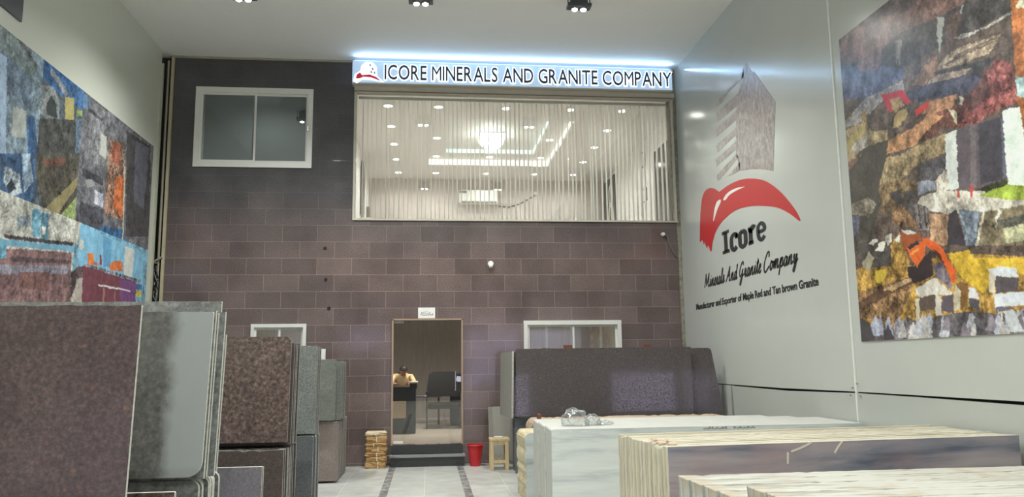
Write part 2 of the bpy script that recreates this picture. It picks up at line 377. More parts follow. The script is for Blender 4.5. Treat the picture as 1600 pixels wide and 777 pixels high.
# items low behind the glass
for k, xx in enumerate((.95, 1.1, 1.25, 1.4)):
    t = thing('dining_chair', (xx, 20.3, UZ0), 'dark chair whose top shows above the upstairs sill, %s of the four' % ['leftmost', 'second', 'third', 'rightmost'][k], 'chair', 'dark chair backs upstairs')
    MB().bbox(xx-.05, xx+.05, 20.28, 20.32, UZ0+.5, 5.42, .015).build('backrest', plain('dark grey fabric', (90, 86, 84), .7), t)
    MB().bbox(xx-.06, xx+.06, 20.05, 20.3, UZ0+.42, UZ0+.5, .02).build('seat', plain('dark grey fabric', (90, 86, 84), .7), t)
    for a in (-.045, .045):
        for b in (20.08, 20.29): MB().box(xx+a-.01, xx+a+.01, b-.01, b+.01, UZ0, UZ0+.43).build('leg', M_BLACK, t)
t = thing('sofa', (3.95, 20.6, UZ0), 'long low dark sofa back seen just above the upstairs sill', 'sofa')
MB().bbox(3.35, 4.75, 20.75, 20.95, UZ0, 5.47, .03).build('backrest', M_BLACK, t)
MB().bbox(3.35, 4.75, 20.1, 20.75, UZ0, UZ0+.4, .04).build('seat', M_BLACK, t)
tag(MB().lathe((3.98, 20.85, 5.47), [(.05, 0), (.055, .03), (.03, .1), (.02, .14)], 14).build('white_vase', M_WHITE), 'tiny white ornament standing on the dark sofa back upstairs', 'ornament')
# left: arched mirror, cupboard
t = thing('arched_mirror', (UX0+.02, 18.9, 5.2), 'tall arched dark mirror on the left wall upstairs', 'mirror')
arch = [(18.45, 5.2), (19.45, 5.2), (19.45, 6.2)]+[(18.95+.5*math.cos(a), 6.2+.42*math.sin(a)) for a in np.linspace(0, math.pi, 12)]+[(18.45, 6.2)]
MB().prism(arch, lambda a, b, c: (c, a, b), UX0+.005, UX0+.03).build('glass', plain('dark mirror', (70, 68, 68), .08), t)
tag(MB().bbox(UX0+.005, UX0+.3, 18.3, 19.5, UZ0, 5.1, .02).build('side_cabinet', M_WHITE), 'white cabinet under the arched mirror upstairs', 'cabinet')
tag(MB().bbox(UX0+.005, UX0+.08, 20.3, 20.9, UZ0, 5.75, .01).build('door_leaf', plain('grey door edge', (120, 112, 104), .6)), 'narrow grey door leaf at the far left corner upstairs', 'door')
# right wall upstairs
t = thing('dark_screen', (UX1-.03, 20.6, 4.4), 'tall dark decorative panel with white looping curves in the far right corner upstairs', 'decorative panel')
MB().box(UX1-.04, UX1-.005, 19.95, 21.2, 4.4, 6.62).build('panel', plain('dark slate panel', (84, 80, 80), .4), t)
for cy, cz, ra, rb in ((20.3, 5.3, .28, .62), (20.8, 4.9, .25, .5), (20.3, 6.1, .2, .3)):
    MB().tube([(UX1-.05, cy+ra*math.cos(a), cz+rb*math.sin(a)) for a in np.linspace(0, 2*math.pi, 28)], .02, 6).build('white_loop', M_WHITE, t)
t = thing('window_blank', (UX1-.02, 15.8, 4.4), 'tall dark window in the right wall upstairs behind the blind', 'window')
MB().box(UX1-.03, UX1-.005, 15.2, 16.25, 4.4, 6.2).build('pane', plain('dark pane', (46, 46, 48), .1), t)
mb = MB()
for a in ((15.15, 15.2, 4.35, 6.25), (16.25, 16.3, 4.35, 6.25), (15.2, 16.25, 6.2, 6.25), (15.2, 16.25, 4.35, 4.4), (15.7, 15.74, 4.4, 6.2)): mb.box(UX1-.045, UX1-.003, *a)
mb.build('frame', M_WHITE, t)
for k, (yy, zz, hh) in enumerate(((17.2, 6.12, .34), (17.15, 5.3, .3))):
    t = thing('picture_frame', (UX1-.02, yy, zz), 'thin framed pale picture on the right wall upstairs, %s one' % ['upper', 'lower'][k], 'picture', 'pictures on the upstairs right wall')
    mb = MB(); [mb.box(UX1-.03, UX1-.003, *a) for a in ((yy-.15, yy-.13, zz, zz+hh), (yy+.13, yy+.15, zz, zz+hh), (yy-.13, yy+.13, zz, zz+.02), (yy-.13, yy+.13, zz+hh-.02, zz+hh))]
    mb.build('frame', plain('grey brown frame', (150, 140, 130), .5), t)
    MB().box(UX1-.02, UX1-.005, yy-.13, yy+.13, zz+.02, zz+hh-.02).build('print', M_CREAM, t)

# ground floor office
GX0, GX1, GY1, GZ0, GZ1 = -4.3, 4.3, 20.5, .34, 3.1
M_OFLOOR = NT('wood look floor'); v = M_OFLOOR.coords(scale=(1, 9, 1)); M_OFLOOR.color(M_OFLOOR.ramp(M_OFLOOR.noise(v, 1.4, 5), [(.35, (182, 172, 160)), (.65, (206, 196, 184))])); M_OFLOOR.rough(.3); M_OFLOOR = M_OFLOOR.m
struct('floor.002', MB().box(GX0, GX1, 14.16, GY1, GZ0-.1, GZ0-.002).box(-.6, .585, 14.0, 14.16, GZ0-.1, GZ0-.002), M_OFLOOR)
struct('ceiling.002', MB().box(GX0, GX1, 14.16, GY1, GZ1, GZ1+.1), M_CREAM)
struct('wall_back.002', MB().box(GX0, GX1, GY1, GY1+.1, GZ0, GZ1), M_WOOD)
struct('wall_left.002', MB().box(GX0-.1, GX0, 14.16, GY1, GZ0, GZ1), M_WOOD)
struct('wall_right.006', MB().box(GX1, GX1+.1, 14.16, GY1, GZ0, GZ1), M_WOOD)
for k, (xx, yy) in enumerate(((-2.4, 16), (0, 16.6), (2.4, 16))):
    t = thing('office_downlight', (xx, yy, GZ1), 'small ceiling light in the ground floor office, %s one' % ['left', 'middle', 'right'][k], 'ceiling light', 'office ceiling lights')
    MB().lathe((xx, yy, GZ1-.02), [(.08, 0), (.09, .02)], 16).build('lens', plain('office led', (255, 245, 225), .5, emit=5), t)
    spot('bulb', (xx, yy, GZ1-.04), OFFICE_W, 165, .08, parent=t)
# store room behind the upper left window
struct('wall_back.003', MB().box(-4.4, -1.75, 15.6, 15.7, 4.6, 7.1), plain('grey store wall', (150, 150, 146), .8))
struct('wall_left.003', MB().box(-4.5, -4.4, 14.16, 15.7, 4.6, 7.1), M_CREAM)
struct('floor.003', MB().box(-4.5, -1.75, 14.16, 15.7, 4.5, 4.6), M_CREAM)
struct('ceiling.003', MB().box(-4.5, -1.75, 14.16, 15.7, 7.1, 7.2), M_CREAM)
spot('store_fill', (-3.1, 14.75, 7.05), 190, 170, .5)  # added fill lamp, brightens the room behind the upper left window
t = thing('store_cabinet', (-3.8, 15.3, 4.6), 'pale cabinet dimly seen low in the upper left window', 'cabinet')
MB().bbox(-4.0, -3.72, 15.2, 15.55, 4.6, 5.62, .01).build('body', M_WHITE, t)

# ------------------------------------------------------------------ windows and door
def window(n, x0, x1, z0, z1, gm, fw=.055, split=.5, handle=None, behind=None):
    y = 13.97
    mb = MB()
    for a in ((x0, x1, z1-fw*1.1, z1), (x0, x1, z0, z0+fw*1.1), (x0, x0+fw, z0+fw*1.1, z1-fw*1.1), (x1-fw, x1, z0+fw*1.1, z1-fw*1.1)): mb.box(a[0], a[1], y, y+.1, a[2], a[3])
    w = struct('window_%d' % n, mb, M_FRAME)
    w['label'] = behind or 'white framed sliding window'
    xm = x0+(x1-x0)*split
    for k, (a, b, yy) in enumerate(((x0+fw, xm+.03, y+.03), (xm-.03, x1-fw, y+.055))):
        mb = MB(); s = .035
        for c in ((a, b, z1-fw*1.1-s, z1-fw*1.1), (a, b, z0+fw*1.1, z0+fw*1.1+s), (a, a+s, z0+fw*1.1+s, z1-fw*1.1-s), (b-s, b, z0+fw*1.1+s, z1-fw*1.1-s)): mb.box(c[0], c[1], yy, yy+.022, c[2], c[3])
        sh = mb.build('sash', M_FRAME, w)
        MB().box(a+s, b-s, yy+.009, yy+.013, z0+fw*1.1+s, z1-fw*1.1-s).build('pane', gm, sh)
    if handle: MB().bbox(handle[0]-.012, handle[0]+.012, y-.03, y+.03, handle[1]-.05, handle[1]+.05, .006).build('latch', M_CHROME, w)
    return w
window(1, -4.11, -2.07, 5.18, 6.64, M_GLASSD, .09, handle=(-2.15, 5.9), behind='white framed two pane sliding window high on the left of the granite facade')
window(2, -3.02, -2.09, 1.44, 2.42, M_GLASS, .055, behind='small white sliding window partly hidden behind the stacked slabs on the left')
window(3, 1.69, 3.46, 1.44, 2.45, M_GLASS, .07, split=.5, behind='wide white sliding window above the dark slabs on the right')
MB().box(2.1, 2.14, 14.12, 14.15, 1.5, 2.38).build('inner_post', M_FRAME, bpy.data.objects['window_3'])
MB().box(3.1, 3.14, 14.12, 14.15, 1.5, 2.38).build('inner_post', M_FRAME, bpy.data.objects['window_3'])
# big shop window upstairs
M_BEIGE = plain('beige window frame', (190, 184, 170), .5)
mb = MB(); mb.box(-1.34, 4.6, 13.93, 14.1, 6.60, 6.71); mb.box(-1.34, 4.6, 13.97, 14.1, 4.245, 4.275); mb.box(-1.34, -1.30, 13.97, 14.1, 4.275, 6.6); mb.box(4.54, 4.58, 13.97, 14.1, 4.275, 6.6)
w4 = struct('window_4', mb, M_BEIGE); w4['label'] = 'large picture window of the lit upstairs room'
MB().box(-1.34, 4.6, 13.915, 13.93, 6.60, 6.618).build('lip', plain('brown grey bead', (120, 112, 100), .5), w4)
for k, (a, b) in enumerate(((-1.3, .62), (.625, 2.57), (2.575, 4.54))):
    MB().box(a, b, 14.03, 14.04, 4.275, 6.6).build('pane', M_GLASS, w4)
# vertical blind
t = thing('vertical_blind', (1.62, 14.22, 4.3), 'cream vertical strip blind hanging open inside the large upstairs window', 'blind')
MB().box(-1.28, 4.55, 14.19, 14.25, 6.55, 6.6).build('headrail', M_WHITE, t)
M_SLAT = plain('cream blind fabric', (250, 249, 246), .8, var=.02)
n = 70
for k in range(n):
    x = -1.2+k*(5.7/(n-1))+random.uniform(-.012, .012); 
    if k in (51, 52, 53): x += (.02, -.01, -.03)[k-51]
    a = math.radians(-9+random.uniform(-4, 4)); dx, dy = .042*math.sin(a), .042*math.cos(a)
    mb = MB(); zt = 6.555; zb = 4.3+random.uniform(0, .02); tw = math.radians(random.uniform(-6, 6)); ex, ey = .042*math.sin(a+tw), .042*math.cos(a+tw)
    yc = 14.22+.045
    nx, ny = math.cos(a)*.0012, -math.sin(a)*.0012
    vs = []
    for (zz, ux, uy) in ((zb, ex, ey), (zt, dx, dy)):
        for sgn in (-1, 1):
            for q in (-1, 1): vs.append((x+ux*sgn+nx*q, yc+uy*sgn+ny*q, zz))
    mb.add(vs, [(0, 1, 3, 2), (4, 6, 7, 5), (0, 4, 5, 1), (2, 3, 7, 6), (0, 2, 6, 4), (1, 5, 7, 3)])
    mb.build('slat', M_SLAT, t)
# door
d = struct('door_1', MB().box(-.625, -.6, 13.97, 14.1, .33, 2.49).box(.585, .61, 13.97, 14.1, .33, 2.49).box(-.625, .61, 13.97, 14.1, 2.47, 2.495), plain('tan door frame', (170, 145, 125), .5))
d['label'] = 'frameless bronze glass door above two dark steps'
MB().box(-.595, .582, 14.03, 14.042, .35, 2.465).build('glass_leaf', M_GLASSB, d)
MB().bbox(-.59, -.42, 14.015, 14.055, .352, .40, .004).build('patch_fitting', M_WHITE, d)
MB().bbox(-.59, -.42, 14.015, 14.055, 2.42, 2.463, .004).build('patch_fitting', plain('grey patch fitting', (170, 165, 160), .4), d)
mb = MB().tube([(.475, 13.95, 1.24), (.475, 13.95, 1.58)], .014, 10); mb.tube([(.475, 13.95, 1.28), (.475, 14.03, 1.28)], .008); mb.tube([(.475, 13.95, 1.54), (.475, 14.03, 1.54)], .008); mb.build('pull_handle', M_CHROME, d, smooth=True)
MB().lathe((.53, 13.985, 1.44), [(.045, 0), (.045, .05)], 20, axis=1).bbox(.5, .585, 14.0, 14.06, 1.39, 1.49, .01).build('lock', M_CHROME, d)
# steps
M_STEP = granite('dark charcoal granite', (38, 40, 41), (52, 54, 54), (64, 66, 64), 90, .2, .2, (90, 90, 88), .2)
t = thing('entrance_step', (0, 13.85, 0), 'two dark charcoal stone steps under the glass door', 'steps')
MB().box(-.62, .62, 13.72, 14.0, 0, .155).build('lower_riser', M_STEP, t)
MB().box(-.635, .635, 13.70, 14.0, .155, .185).build('lower_tread', [M_STEP, plain('worn grey tread edge', (140, 142, 140), .4)][1], t)
MB().box(-.6, .6, 13.9, 14.0, .185, .335).build('upper_riser', M_STEP, t)
mb = MB().tube([(-.68, 13.69, .20), (-.5, 13.69, .18)], .006, 6)
tag(mb.build('metal_rod', M_STEEL), 'thin grey rod leaning at the left end of the lower step', 'rod')

# office furniture seen through the door
t = thing('reception_desk', (-.8, 16.5, .34), 'dark teal reception desk with a beige front box, behind the glass door', 'desk')
M_DESK = plain('dark teal laminate', (44, 58, 62), .3)
MB().bbox(-1.5, -.24, 16.2, 16.62, .34, 1.22, .01).build('body', M_DESK, t)
MB().bbox(-1.52, -.36, 16.15, 16.9, 1.22, 1.26, .008).build('top', M_BLACK, t)
MB().bbox(-.38, -.2, 16.18, 16.6, 1.33, 1.36, .006).build('ledge', M_WHITE, t)
MB().box(-.36, -.22, 16.2, 16.55, 1.22, 1.33).build('ledge_support', M_BLACK, t)
MB().bbox(-.86, -.43, 16.1, 16.2, .65, .98, .01).build('front_box', plain('beige box', (196, 176, 150), .6), t)
t = thing('office_chair', (.35, 17.4, .34), 'tall black leather visitor chair on a chrome cantilever frame, behind the glass door', 'chair')
M_LEATH = plain('black leather', (30, 30, 32), .4)
mb = MB(); mb.prism([(-.04, 1.0), (.72, 1.0), (.66, 1.5), (.56, 1.54), (.12, 1.54), (.02, 1.48)], lambda a, b, c: (a, 17.62+c+(b-1.0)*.2, b), 0, .1); mb.build('backrest', M_LEATH, t)
MB().bbox(0, .68, 17.1, 17.7, .76, .88, .03).build('seat', M_LEATH, t)
for xx in (-.02, .7):
    MB().tube([(xx, 17.65, 1.08), (xx, 17.15, 1.08), (xx, 17.1, .8), (xx, 17.05, .37), (xx, 17.75, .37)], .02, 8).build('chrome_frame', M_CHROME, t, smooth=True)
    MB().bbox(xx-.03, xx+.03, 17.1, 17.6, 1.08, 1.12, .01).build('armrest', M_LEATH, t)
t = thing('black_cabinet', (.75, 18.2, .34), 'tall black cabinet against the right edge of the door view', 'cabinet')
MB().bbox(.5, 1.2, 17.95, 18.5, .36, 1.5, .02).build('body', M_BLACK, t); MB().box(.52, 1.18, 17.93, 17.95, .4, 1.45).build('door', plain('black gloss', (26, 28, 30), .2), t)
t = thing('side_table', (-.1, 18.6, .34), 'low dark table with thin legs behind the black visitor chair', 'table')
MB().bbox(-.55, .3, 18.4, 18.9, .95, 1.0, .01).build('table_top', plain('violet grey top', (100, 98, 120), .2), t)
for a in (-.5, .25):
    for b in (18.45, 18.85): MB().box(a-.02, a+.02, b-.02, b+.02, .34, .95).build('leg', M_BLACK, t)

# the seated person
def skin(name, nodes, edges, mat, parent, sub=2):
    me = bpy.data.meshes.new(name); org = WO[parent.name]
    me.from_pydata([Vector(p)-org for p, r in nodes], edges, []); ob = bpy.data.objects.new(name+'_src', me); COL.objects.link(ob)
    sk = ob.modifiers.new('s', 'SKIN'); ob.modifiers.new('u', 'SUBSURF').levels = sub
    for i, (p, r) in enumerate(nodes):
        rr = r if isinstance(r, tuple) else (r, r); me.skin_vertices[0].data[i].radius = rr
    me.skin_vertices[0].data[0].use_root = True
    dg = bpy.context.evaluated_depsgraph_get(); dg.update(); ev = ob.evaluated_get(dg)
    m2 = bpy.data.meshes.new_from_object(ev); bpy.data.objects.remove(ob); m2.name = name
    m2.materials.clear(); m2.materials.append(mat); m2.polygons.foreach_set('use_smooth', [True]*len(m2.polygons))
    o = bpy.data.objects.new(name, m2); COL.objects.link(o); o.parent = parent; WO[o.name] = org; return o
px, py, pz = -.55, 17.25, .47
P = thing('person', (px, py, pz), 'person in a beige shirt with short dark hair sitting bent over the reception desk', 'person')
def q(x, y, z): return (px+x, py+y, pz+z)
nodes = [(q(0, .06, .56), (.15, .12)), (q(0, .06, .72), (.14, .11)), (q(.01, -.02, .9), (.17, .11)), (q(.02, -.08, 1.02), (.08, .07)), (q(.03, -.15, 1.05), .055), (q(.04, -.24, 1.08), (.078, .09)), (q(.04, -.27, 1.15), (.07, .08)),
  (q(-.17, -.04, .97), .055), (q(-.24, -.22, .83), .045), (q(-.12, -.42, .84), .035), (q(.2, -.04, .97), .055), (q(.27, -.22, .83), .045), (q(.2, -.42, .84), .035),
  (q(-.1, -.1, .5), .085), (q(-.12, -.42, .5), .065), (q(-.12, -.36, .02), .045), (q(-.12, -.37, -.07), .035), (q(.1, -.1, .5), .085), (q(.12, -.42, .5), .065), (q(.12, -.36, .02), .045), (q(.12, -.37, -.07), .035)]
edges = [(0, 1), (1, 2), (2, 3), (3, 4), (4, 5), (5, 6), (2, 7), (7, 8), (8, 9), (2, 10), (10, 11), (11, 12), (0, 13), (13, 14), (14, 15), (15, 16), (0, 17), (17, 18), (18, 19), (19, 20)]
M_SKIN = plain('skin', (168, 122, 96), .5)
skin('body', nodes, edges, M_SKIN, P)
sh = [(p, (tuple(x*1.14 for x in r) if isinstance(r, tuple) else r*1.3)) for p, r in nodes]
skin('shirt', [sh[i] for i in (0, 1, 2, 3, 7, 8, 10, 11)], [(0, 1), (1, 2), (2, 3), (2, 4), (4, 5), (2, 6), (6, 7)], plain('beige shirt', (222, 196, 150), .8), P)
skin('trousers', [sh[i] for i in (0, 13, 14, 15, 17, 18, 19)], [(0, 1), (1, 2), (2, 3), (0, 4), (4, 5), (5, 6)], plain('dark trousers', (50, 50, 56), .8), P)
bm = bmesh.new(); bmesh.ops.create_uvsphere(bm, u_segments=18, v_segments=12, radius=1)
bmesh.ops.delete(bm, geom=[v for v in bm.verts if v.co.z < -.15 and v.co.y < .3], context='VERTS')
for v in bm.verts: v.co = Vector(q(.04, -.245, 1.12))+Vector((v.co.x*.088, v.co.y*.1, v.co.z*.095))
MB().bm(bm).build('hair', plain('black hair', (24, 20, 20), .6), P, smooth=True)
for sx, base in ((-1, q(-.12, -.42, .84)), (1, q(.2, -.42, .84))):
    b = Vector(base)
    for k in range(4):
        s = b+Vector(((k-1.5)*.02, -.03, 0)); L = (.07, .08, .075, .06)[k]
        MB().tube([s, s+Vector((0, -L*.5, .006)), s+Vector((0, -L, -.012))], [.009, .008, .006], 6).build('finger', M_SKIN, P, smooth=True)
    s = b+Vector((sx*-.03, 0, 0)); MB().tube([s, s+Vector((sx*-.02, -.03, 0)), s+Vector((sx*-.022, -.055, -.006))], [.011, .009, .007], 6).build('thumb', M_SKIN, P, smooth=True)
t = thing('task_chair', (px, 17.4, .34), 'black swivel chair the person in the beige shirt sits on', 'chair')
MB().bbox(px-.24, px+.24, 17.05, 17.5, .82, .88, .02).build('seat', M_LEATH, t)
MB().bbox(px-.2, px+.2, 17.54, 17.6, .98, 1.3, .02).build('backrest', M_LEATH, t)
MB().tube([(px, 17.5, .85), (px, 17.6, .88), (px, 17.59, 1.0)], .02, 8).build('back_support', M_BLACK, t)
MB().tube([(px, 17.28, .4), (px, 17.28, .83)], .025, 8).build('post', M_CHROME, t)
mb = MB(); [mb.tube([(px, 17.28, .42), (px+.26*math.cos(a), 17.28+.26*math.sin(a), .37)], .02, 6) for a in np.linspace(0, 2*math.pi, 6)[:5]]; mb.build('star_base', M_BLACK, t)

# ------------------------------------------------------------------ lettering
def text2d(s, spread=0.0, res=3):
    c = bpy.data.curves.new('t', 'FONT'); c.body = s; c.offset = spread; c.resolution_u = res; c.size = 1
    o = bpy.data.objects.new('t', c); COL.objects.link(o); bpy.context.view_layer.update()
    dg = bpy.context.evaluated_depsgraph_get(); me = bpy.data.meshes.new_from_object(o.evaluated_get(dg))
    V = [(v.co.x, v.co.y) for v in me.vertices]; Fs = [tuple(p.vertices) for p in me.polygons]
    bpy.data.objects.remove(o); bpy.data.meshes.remove(me); return V, Fs
def relief(mb, V, Fs, fn, t0, t1, mi=0):
    """flat glyph faces pushed out between t0 (back) and t1 (front)"""
    n = len(V); cnt = {}
    for f in Fs:
        for i in range(len(f)):
            e = (f[i], f[(i+1) % len(f)]); cnt[e] = cnt.get(e, 0)+1
    bound = [e for e in cnt if (e[1], e[0]) not in cnt]
    vs = [fn(a, b, t0) for a, b in V]+[fn(a, b, t1) for a, b in V]
    mb.add(vs, [tuple(i+n for i in f) for f in Fs]+[f[::-1] for f in Fs]+[(a, b, b+n, a+n) for a, b in bound], mi); return mb
def smooth(pts, k=5, closed=False):
    out = []; n = len(pts)
    if n < 3: return pts
    rng = range(n) if closed else range(n-1)
    for i in rng:
        p = [np.array(pts[(i+d) % n if closed else min(max(i+d, 0), n-1)], float) for d in (-1, 0, 1, 2)]
        for j in range(k):
            u = j/k; out.append(tuple(.5*((2*p[1])+(-p[0]+p[2])*u+(2*p[0]-5*p[1]+4*p[2]-p[3])*u*u+(-p[0]+3*p[1]-3*p[2]+p[3])*u**3)))
    if not closed: out.append(tuple(pts[-1]))
    return out
def ribbon(mb, pts, w, fn, t0, t1, mi=0, k=5, hv=(1, 1)):
    pts = smooth(pts, k); n = len(pts); L = []; R = []
    for i, p in enumerate(pts):
        a = pts[max(i-1, 0)]; b = pts[min(i+1, n-1)]; d = np.array((b[0]-a[0], b[1]-a[1])); d = d/(np.hypot(*d)+1e-9)
        nrm = np.array((-d[1]*hv[0], d[0]*hv[1]))*w/2; L.append((p[0]+nrm[0], p[1]+nrm[1])); R.append((p[0]-nrm[0], p[1]-nrm[1]))
    vs = []
    for t in (t0, t1): vs += [fn(*x, t) for x in L]+[fn(*x, t) for x in R]
    fs = []
    for i in range(n-1):
        fs += [(i, i+1, n+i+1, n+i), (2*n+i, 3*n+i, 3*n+i+1, 2*n+i+1), (i, 2*n+i, 2*n+i+1, i+1), (n+i, n+i+1, 3*n+i+1, 3*n+i)]
    fs += [(0, n, 3*n, 2*n), (n-1, 3*n-1, 4*n-1, 2*n-1)]
    return mb.add(vs, fs, mi)

# lit company sign
SY = 13.80
a = W(551, 98, 1, SY); b = W(1050, 150, 1, SY)
SX0, SX1, SZ0, SZ1 = -1.37, 4.54, 6.73, 7.14
t = thing('shop_sign', ((SX0+SX1)/2, SY, SZ0), 'long pale blue lit sign with dark company lettering above the big window', 'sign')
M_SIGN = plain('lit pale blue sign face', (184, 208, 234), .4, emit=.5)
MB().bbox(SX0, SX1, SY, 13.99, SZ0, SZ1, .015).build('sign_box', [M_SIGN], t)
MB().box(SX0, SX1, SY+.01, 13.995, SZ0-.02, SZ0).build('lower_edge', M_BEIGE, t)
M_HALO = plain('lit white acrylic', (240, 246, 255), .4, emit=1.2); M_LET = plain('dark letter face', (44, 50, 58), .35, var=.02)
txt = 'ICORE MINERALS AND GRANITE COMPANY'
glyphs = []; x = 0
for ch in txt:
    if ch == ' ': x += .27; continue
    V, Fs = text2d(ch, 0 if ch == 'M' else .008); xs = [v[0] for v in V]; glyphs.append((ch, x-min(xs), V, Fs)); x += max(xs)-min(xs)+(.10 if ch not in 'A' else .05)
tot = x-.1
p0 = W(601, 120, 1, SY); p1 = W(1049, 130, 1, SY); capH = .715
sx = (p1[0]-p0[0])/tot; zb, zt = 6.795, 7.075
for ch, gx, V, Fs in glyphs:
    fn = lambda a, b, c, gx=gx: (p0[0]+(a+gx)*sx, c, zb+b/capH*(zt-zb))
    VV, FF = text2d(ch, .06); o = relief(MB(), VV, FF, fn, SY-.001, SY-.012).build('letter', M_HALO, t, origin=fn(min(v[0] for v in V), 0, SY))
    relief(MB(), V, Fs, fn, SY-.012, SY-.022).build('letter_face', M_LET, o)
# sign emblem: white block of stone over a red sweep
def pxw(pts, axis, val): return [W(x, y, axis, val) for x, y in pts]
def flat_prism(pts2, axis, val, t0, t1, mat, name, parent, sm=0):
    P3 = [W(x, y, axis, val) for x, y in pts2]
    if axis == 1: ol = [(p[0], p[2]) for p in P3]; fn = lambda a, b, c: (a, val+c, b)
    else: ol = [(p[1], p[2]) for p in P3]; fn = lambda a, b, c: (val+c, a, b)
    if sm: ol = smooth(ol, sm, True)
    return MB().prism(ol, fn, t0, t1).build(name, mat, parent)
flat_prism([(562, 118), (565, 103), (572, 97.8), (581, 98), (588, 104), (589, 118), (575, 117)], 1, SY, -.015, -.001, M_HALO, 'emblem_block', t)
for k, (a, b) in enumerate(((577, 101), (581, 107), (584, 113), (579, 112))): flat_prism([(a, b), (a+2, b-1), (a+3, b+3), (a+.5, b+3)], 1, SY, -.02, -.015, plain('grey fleck', (140, 150, 165), .5), 'emblem_fleck', t)
flat_prism([(552, 127), (555, 116), (562, 112), (568, 116), (585, 116), (600, 129), (580, 125), (566, 124), (558, 130)], 1, SY, -.014, -.001, M_HALO, 'emblem_outline', t)
flat_prism([(556, 123), (558, 116.5), (563, 114), (566, 118), (578, 117), (588, 121), (596, 127.5), (580, 121.5), (568, 120.5), (562, 123)], 1, SY, -.022, -.014, plain('lit red acrylic', (205, 45, 70), .4, emit=.25), 'emblem_sweep', t)
# glow tube added to throw the sign's light on the ceiling
t = thing('sign_glow_strip', (1.6, 13.9, 7.15), 'added glow tube lying on top of the blue sign', 'light strip')
l = bpy.data.lights.new('led', 'AREA'); l.shape = 'RECTANGLE'; l.size = 5.8; l.size_y = .03; l.energy = 22; l.color = (.38, .66, 1)  # added lamp for the blue glow above the sign
o = bpy.data.objects.new('led', l); COL.objects.link(o); o.parent = t; o.location = (0, -.14, -.03); o.rotation_euler = (math.radians(-125), 0, 0)
MB().box(-1.33, 4.5, 13.82, 13.85, 7.142, 7.152).build('tube', plain('glow tube', (190, 220, 255), .4, emit=1.5), t)

# small sign above the door, plaque, camera, cable, holes
t = thing('calligraphy_plate', (-.02, 13.98, 2.49), 'small white plate with black calligraphy fixed above the glass door', 'sign')
MB().bbox(-.175, .125, 13.975, 13.998, 2.5, 2.69, .004).build('plate', M_WHITE, t)
mb = MB(); fn = lambda a, b, c: (-.175+a*.3/514, c, 2.69-b*.19/375)    # measured off the plate, 514 x 375
Pq = lambda *p: [(x-252, y-205) for x, y in p]
for w, pts in ((16, Pq((700, 410), (680, 425), (670, 450), (695, 455), (660, 465), (620, 455), (600, 400), (598, 365))), (15, Pq((600, 450), (560, 455), (500, 470), (440, 480), (390, 470), (365, 440), (358, 360))),
               (9, Pq((400, 440), (396, 360))), (9, Pq((430, 450), (420, 350))), (9, Pq((560, 450), (552, 375))), (9, Pq((500, 455), (480, 400), (460, 370))), (8, Pq((450, 350), (500, 350), (555, 355))), (14, Pq((322, 430), (322, 460))), (12, Pq((510, 398), (540, 398))), (9, Pq((445, 415), (470, 425))), (8, Pq((415, 395), (440, 390)))):
    ribbon(mb, pts, w, fn, 13.974, 13.9755)
mb.build('lettering', M_BLACK, t)
t = thing('notice_plaque', (-1.84, 13.98, 1.79), 'small white notice with faint grey lines on the facade behind the pale slab', 'notice')
MB().bbox(-1.93, -1.755, 13.975, 13.998, 1.795, 1.985, .003).build('plate', M_WHITE, t)
mb = MB(); mb.box(-1.92, -1.83, 13.972, 13.975, 1.912, 1.918); mb.box(-1.92, -1.84, 13.972, 13.975, 1.862, 1.868); mb.box(-1.9, -1.8, 13.972, 13.975, 1.82, 1.823); mb.box(-1.9, -1.86, 13.972, 13.975, 1.945, 1.95); mb.build('lines', plain('grey print', (130, 130, 130), .6), t)
t = thing('security_camera', (1.11, 13.95, 3.38), 'small white dome security camera on the granite facade above the door', 'camera')
MB().lathe((1.11, 13.93, 3.465), [(.045, 0), (.055, .03), (.055, .068)], 20, axis=1).build('base', M_WHITE, t, smooth=True)
bm = bmesh.new(); bmesh.ops.create_uvsphere(bm, u_segments=16, v_segments=10, radius=.036, matrix=Matrix.Translation((1.11, 13.92, 3.415))); MB().bm(bm).build('lens_ball', M_WHITE, t, smooth=True)
MB().lathe((1.11, 13.885, 3.41), [(.012, 0), (.014, .012)], 12, axis=1).build('lens', M_BLACK, t)
p = [W(x, y, 1, 13.96) for x, y in ((1036, 366), (1043, 370), (1046, 380), (1050, 390), (1058, 402))]
t = thing('hanging_cable', tuple(p[0]), 'grey cable with a white end looping down at the right edge of the facade', 'cable')
MB().tube(smooth([tuple(x) for x in p], 4), .014, 8).build('cord', plain('grey cord', (110, 108, 106), .5), t, smooth=True)
MB().lathe((p[0][0], 13.93, p[0][2]), [(.03, 0), (.035, .06)], 12, axis=1).build('end_cap', M_WHITE, t)
for k, (x, y) in enumerate(((508, 388), (509, 437), (514, 482))):
    q_ = W(x, y, 1, 14); t = tag(MB().lathe((q_[0], 13.988, q_[2]), [(.028, 0), (.03, .008), (.03, .02)], 12, axis=1).build('drill_hole', plain('dark hole rim', (28, 24, 24), .7)),
        'round dark drill hole in the left of the facade, %s of three' % ['top', 'middle', 'lowest'][k], 'hole', 'drill holes in the facade')
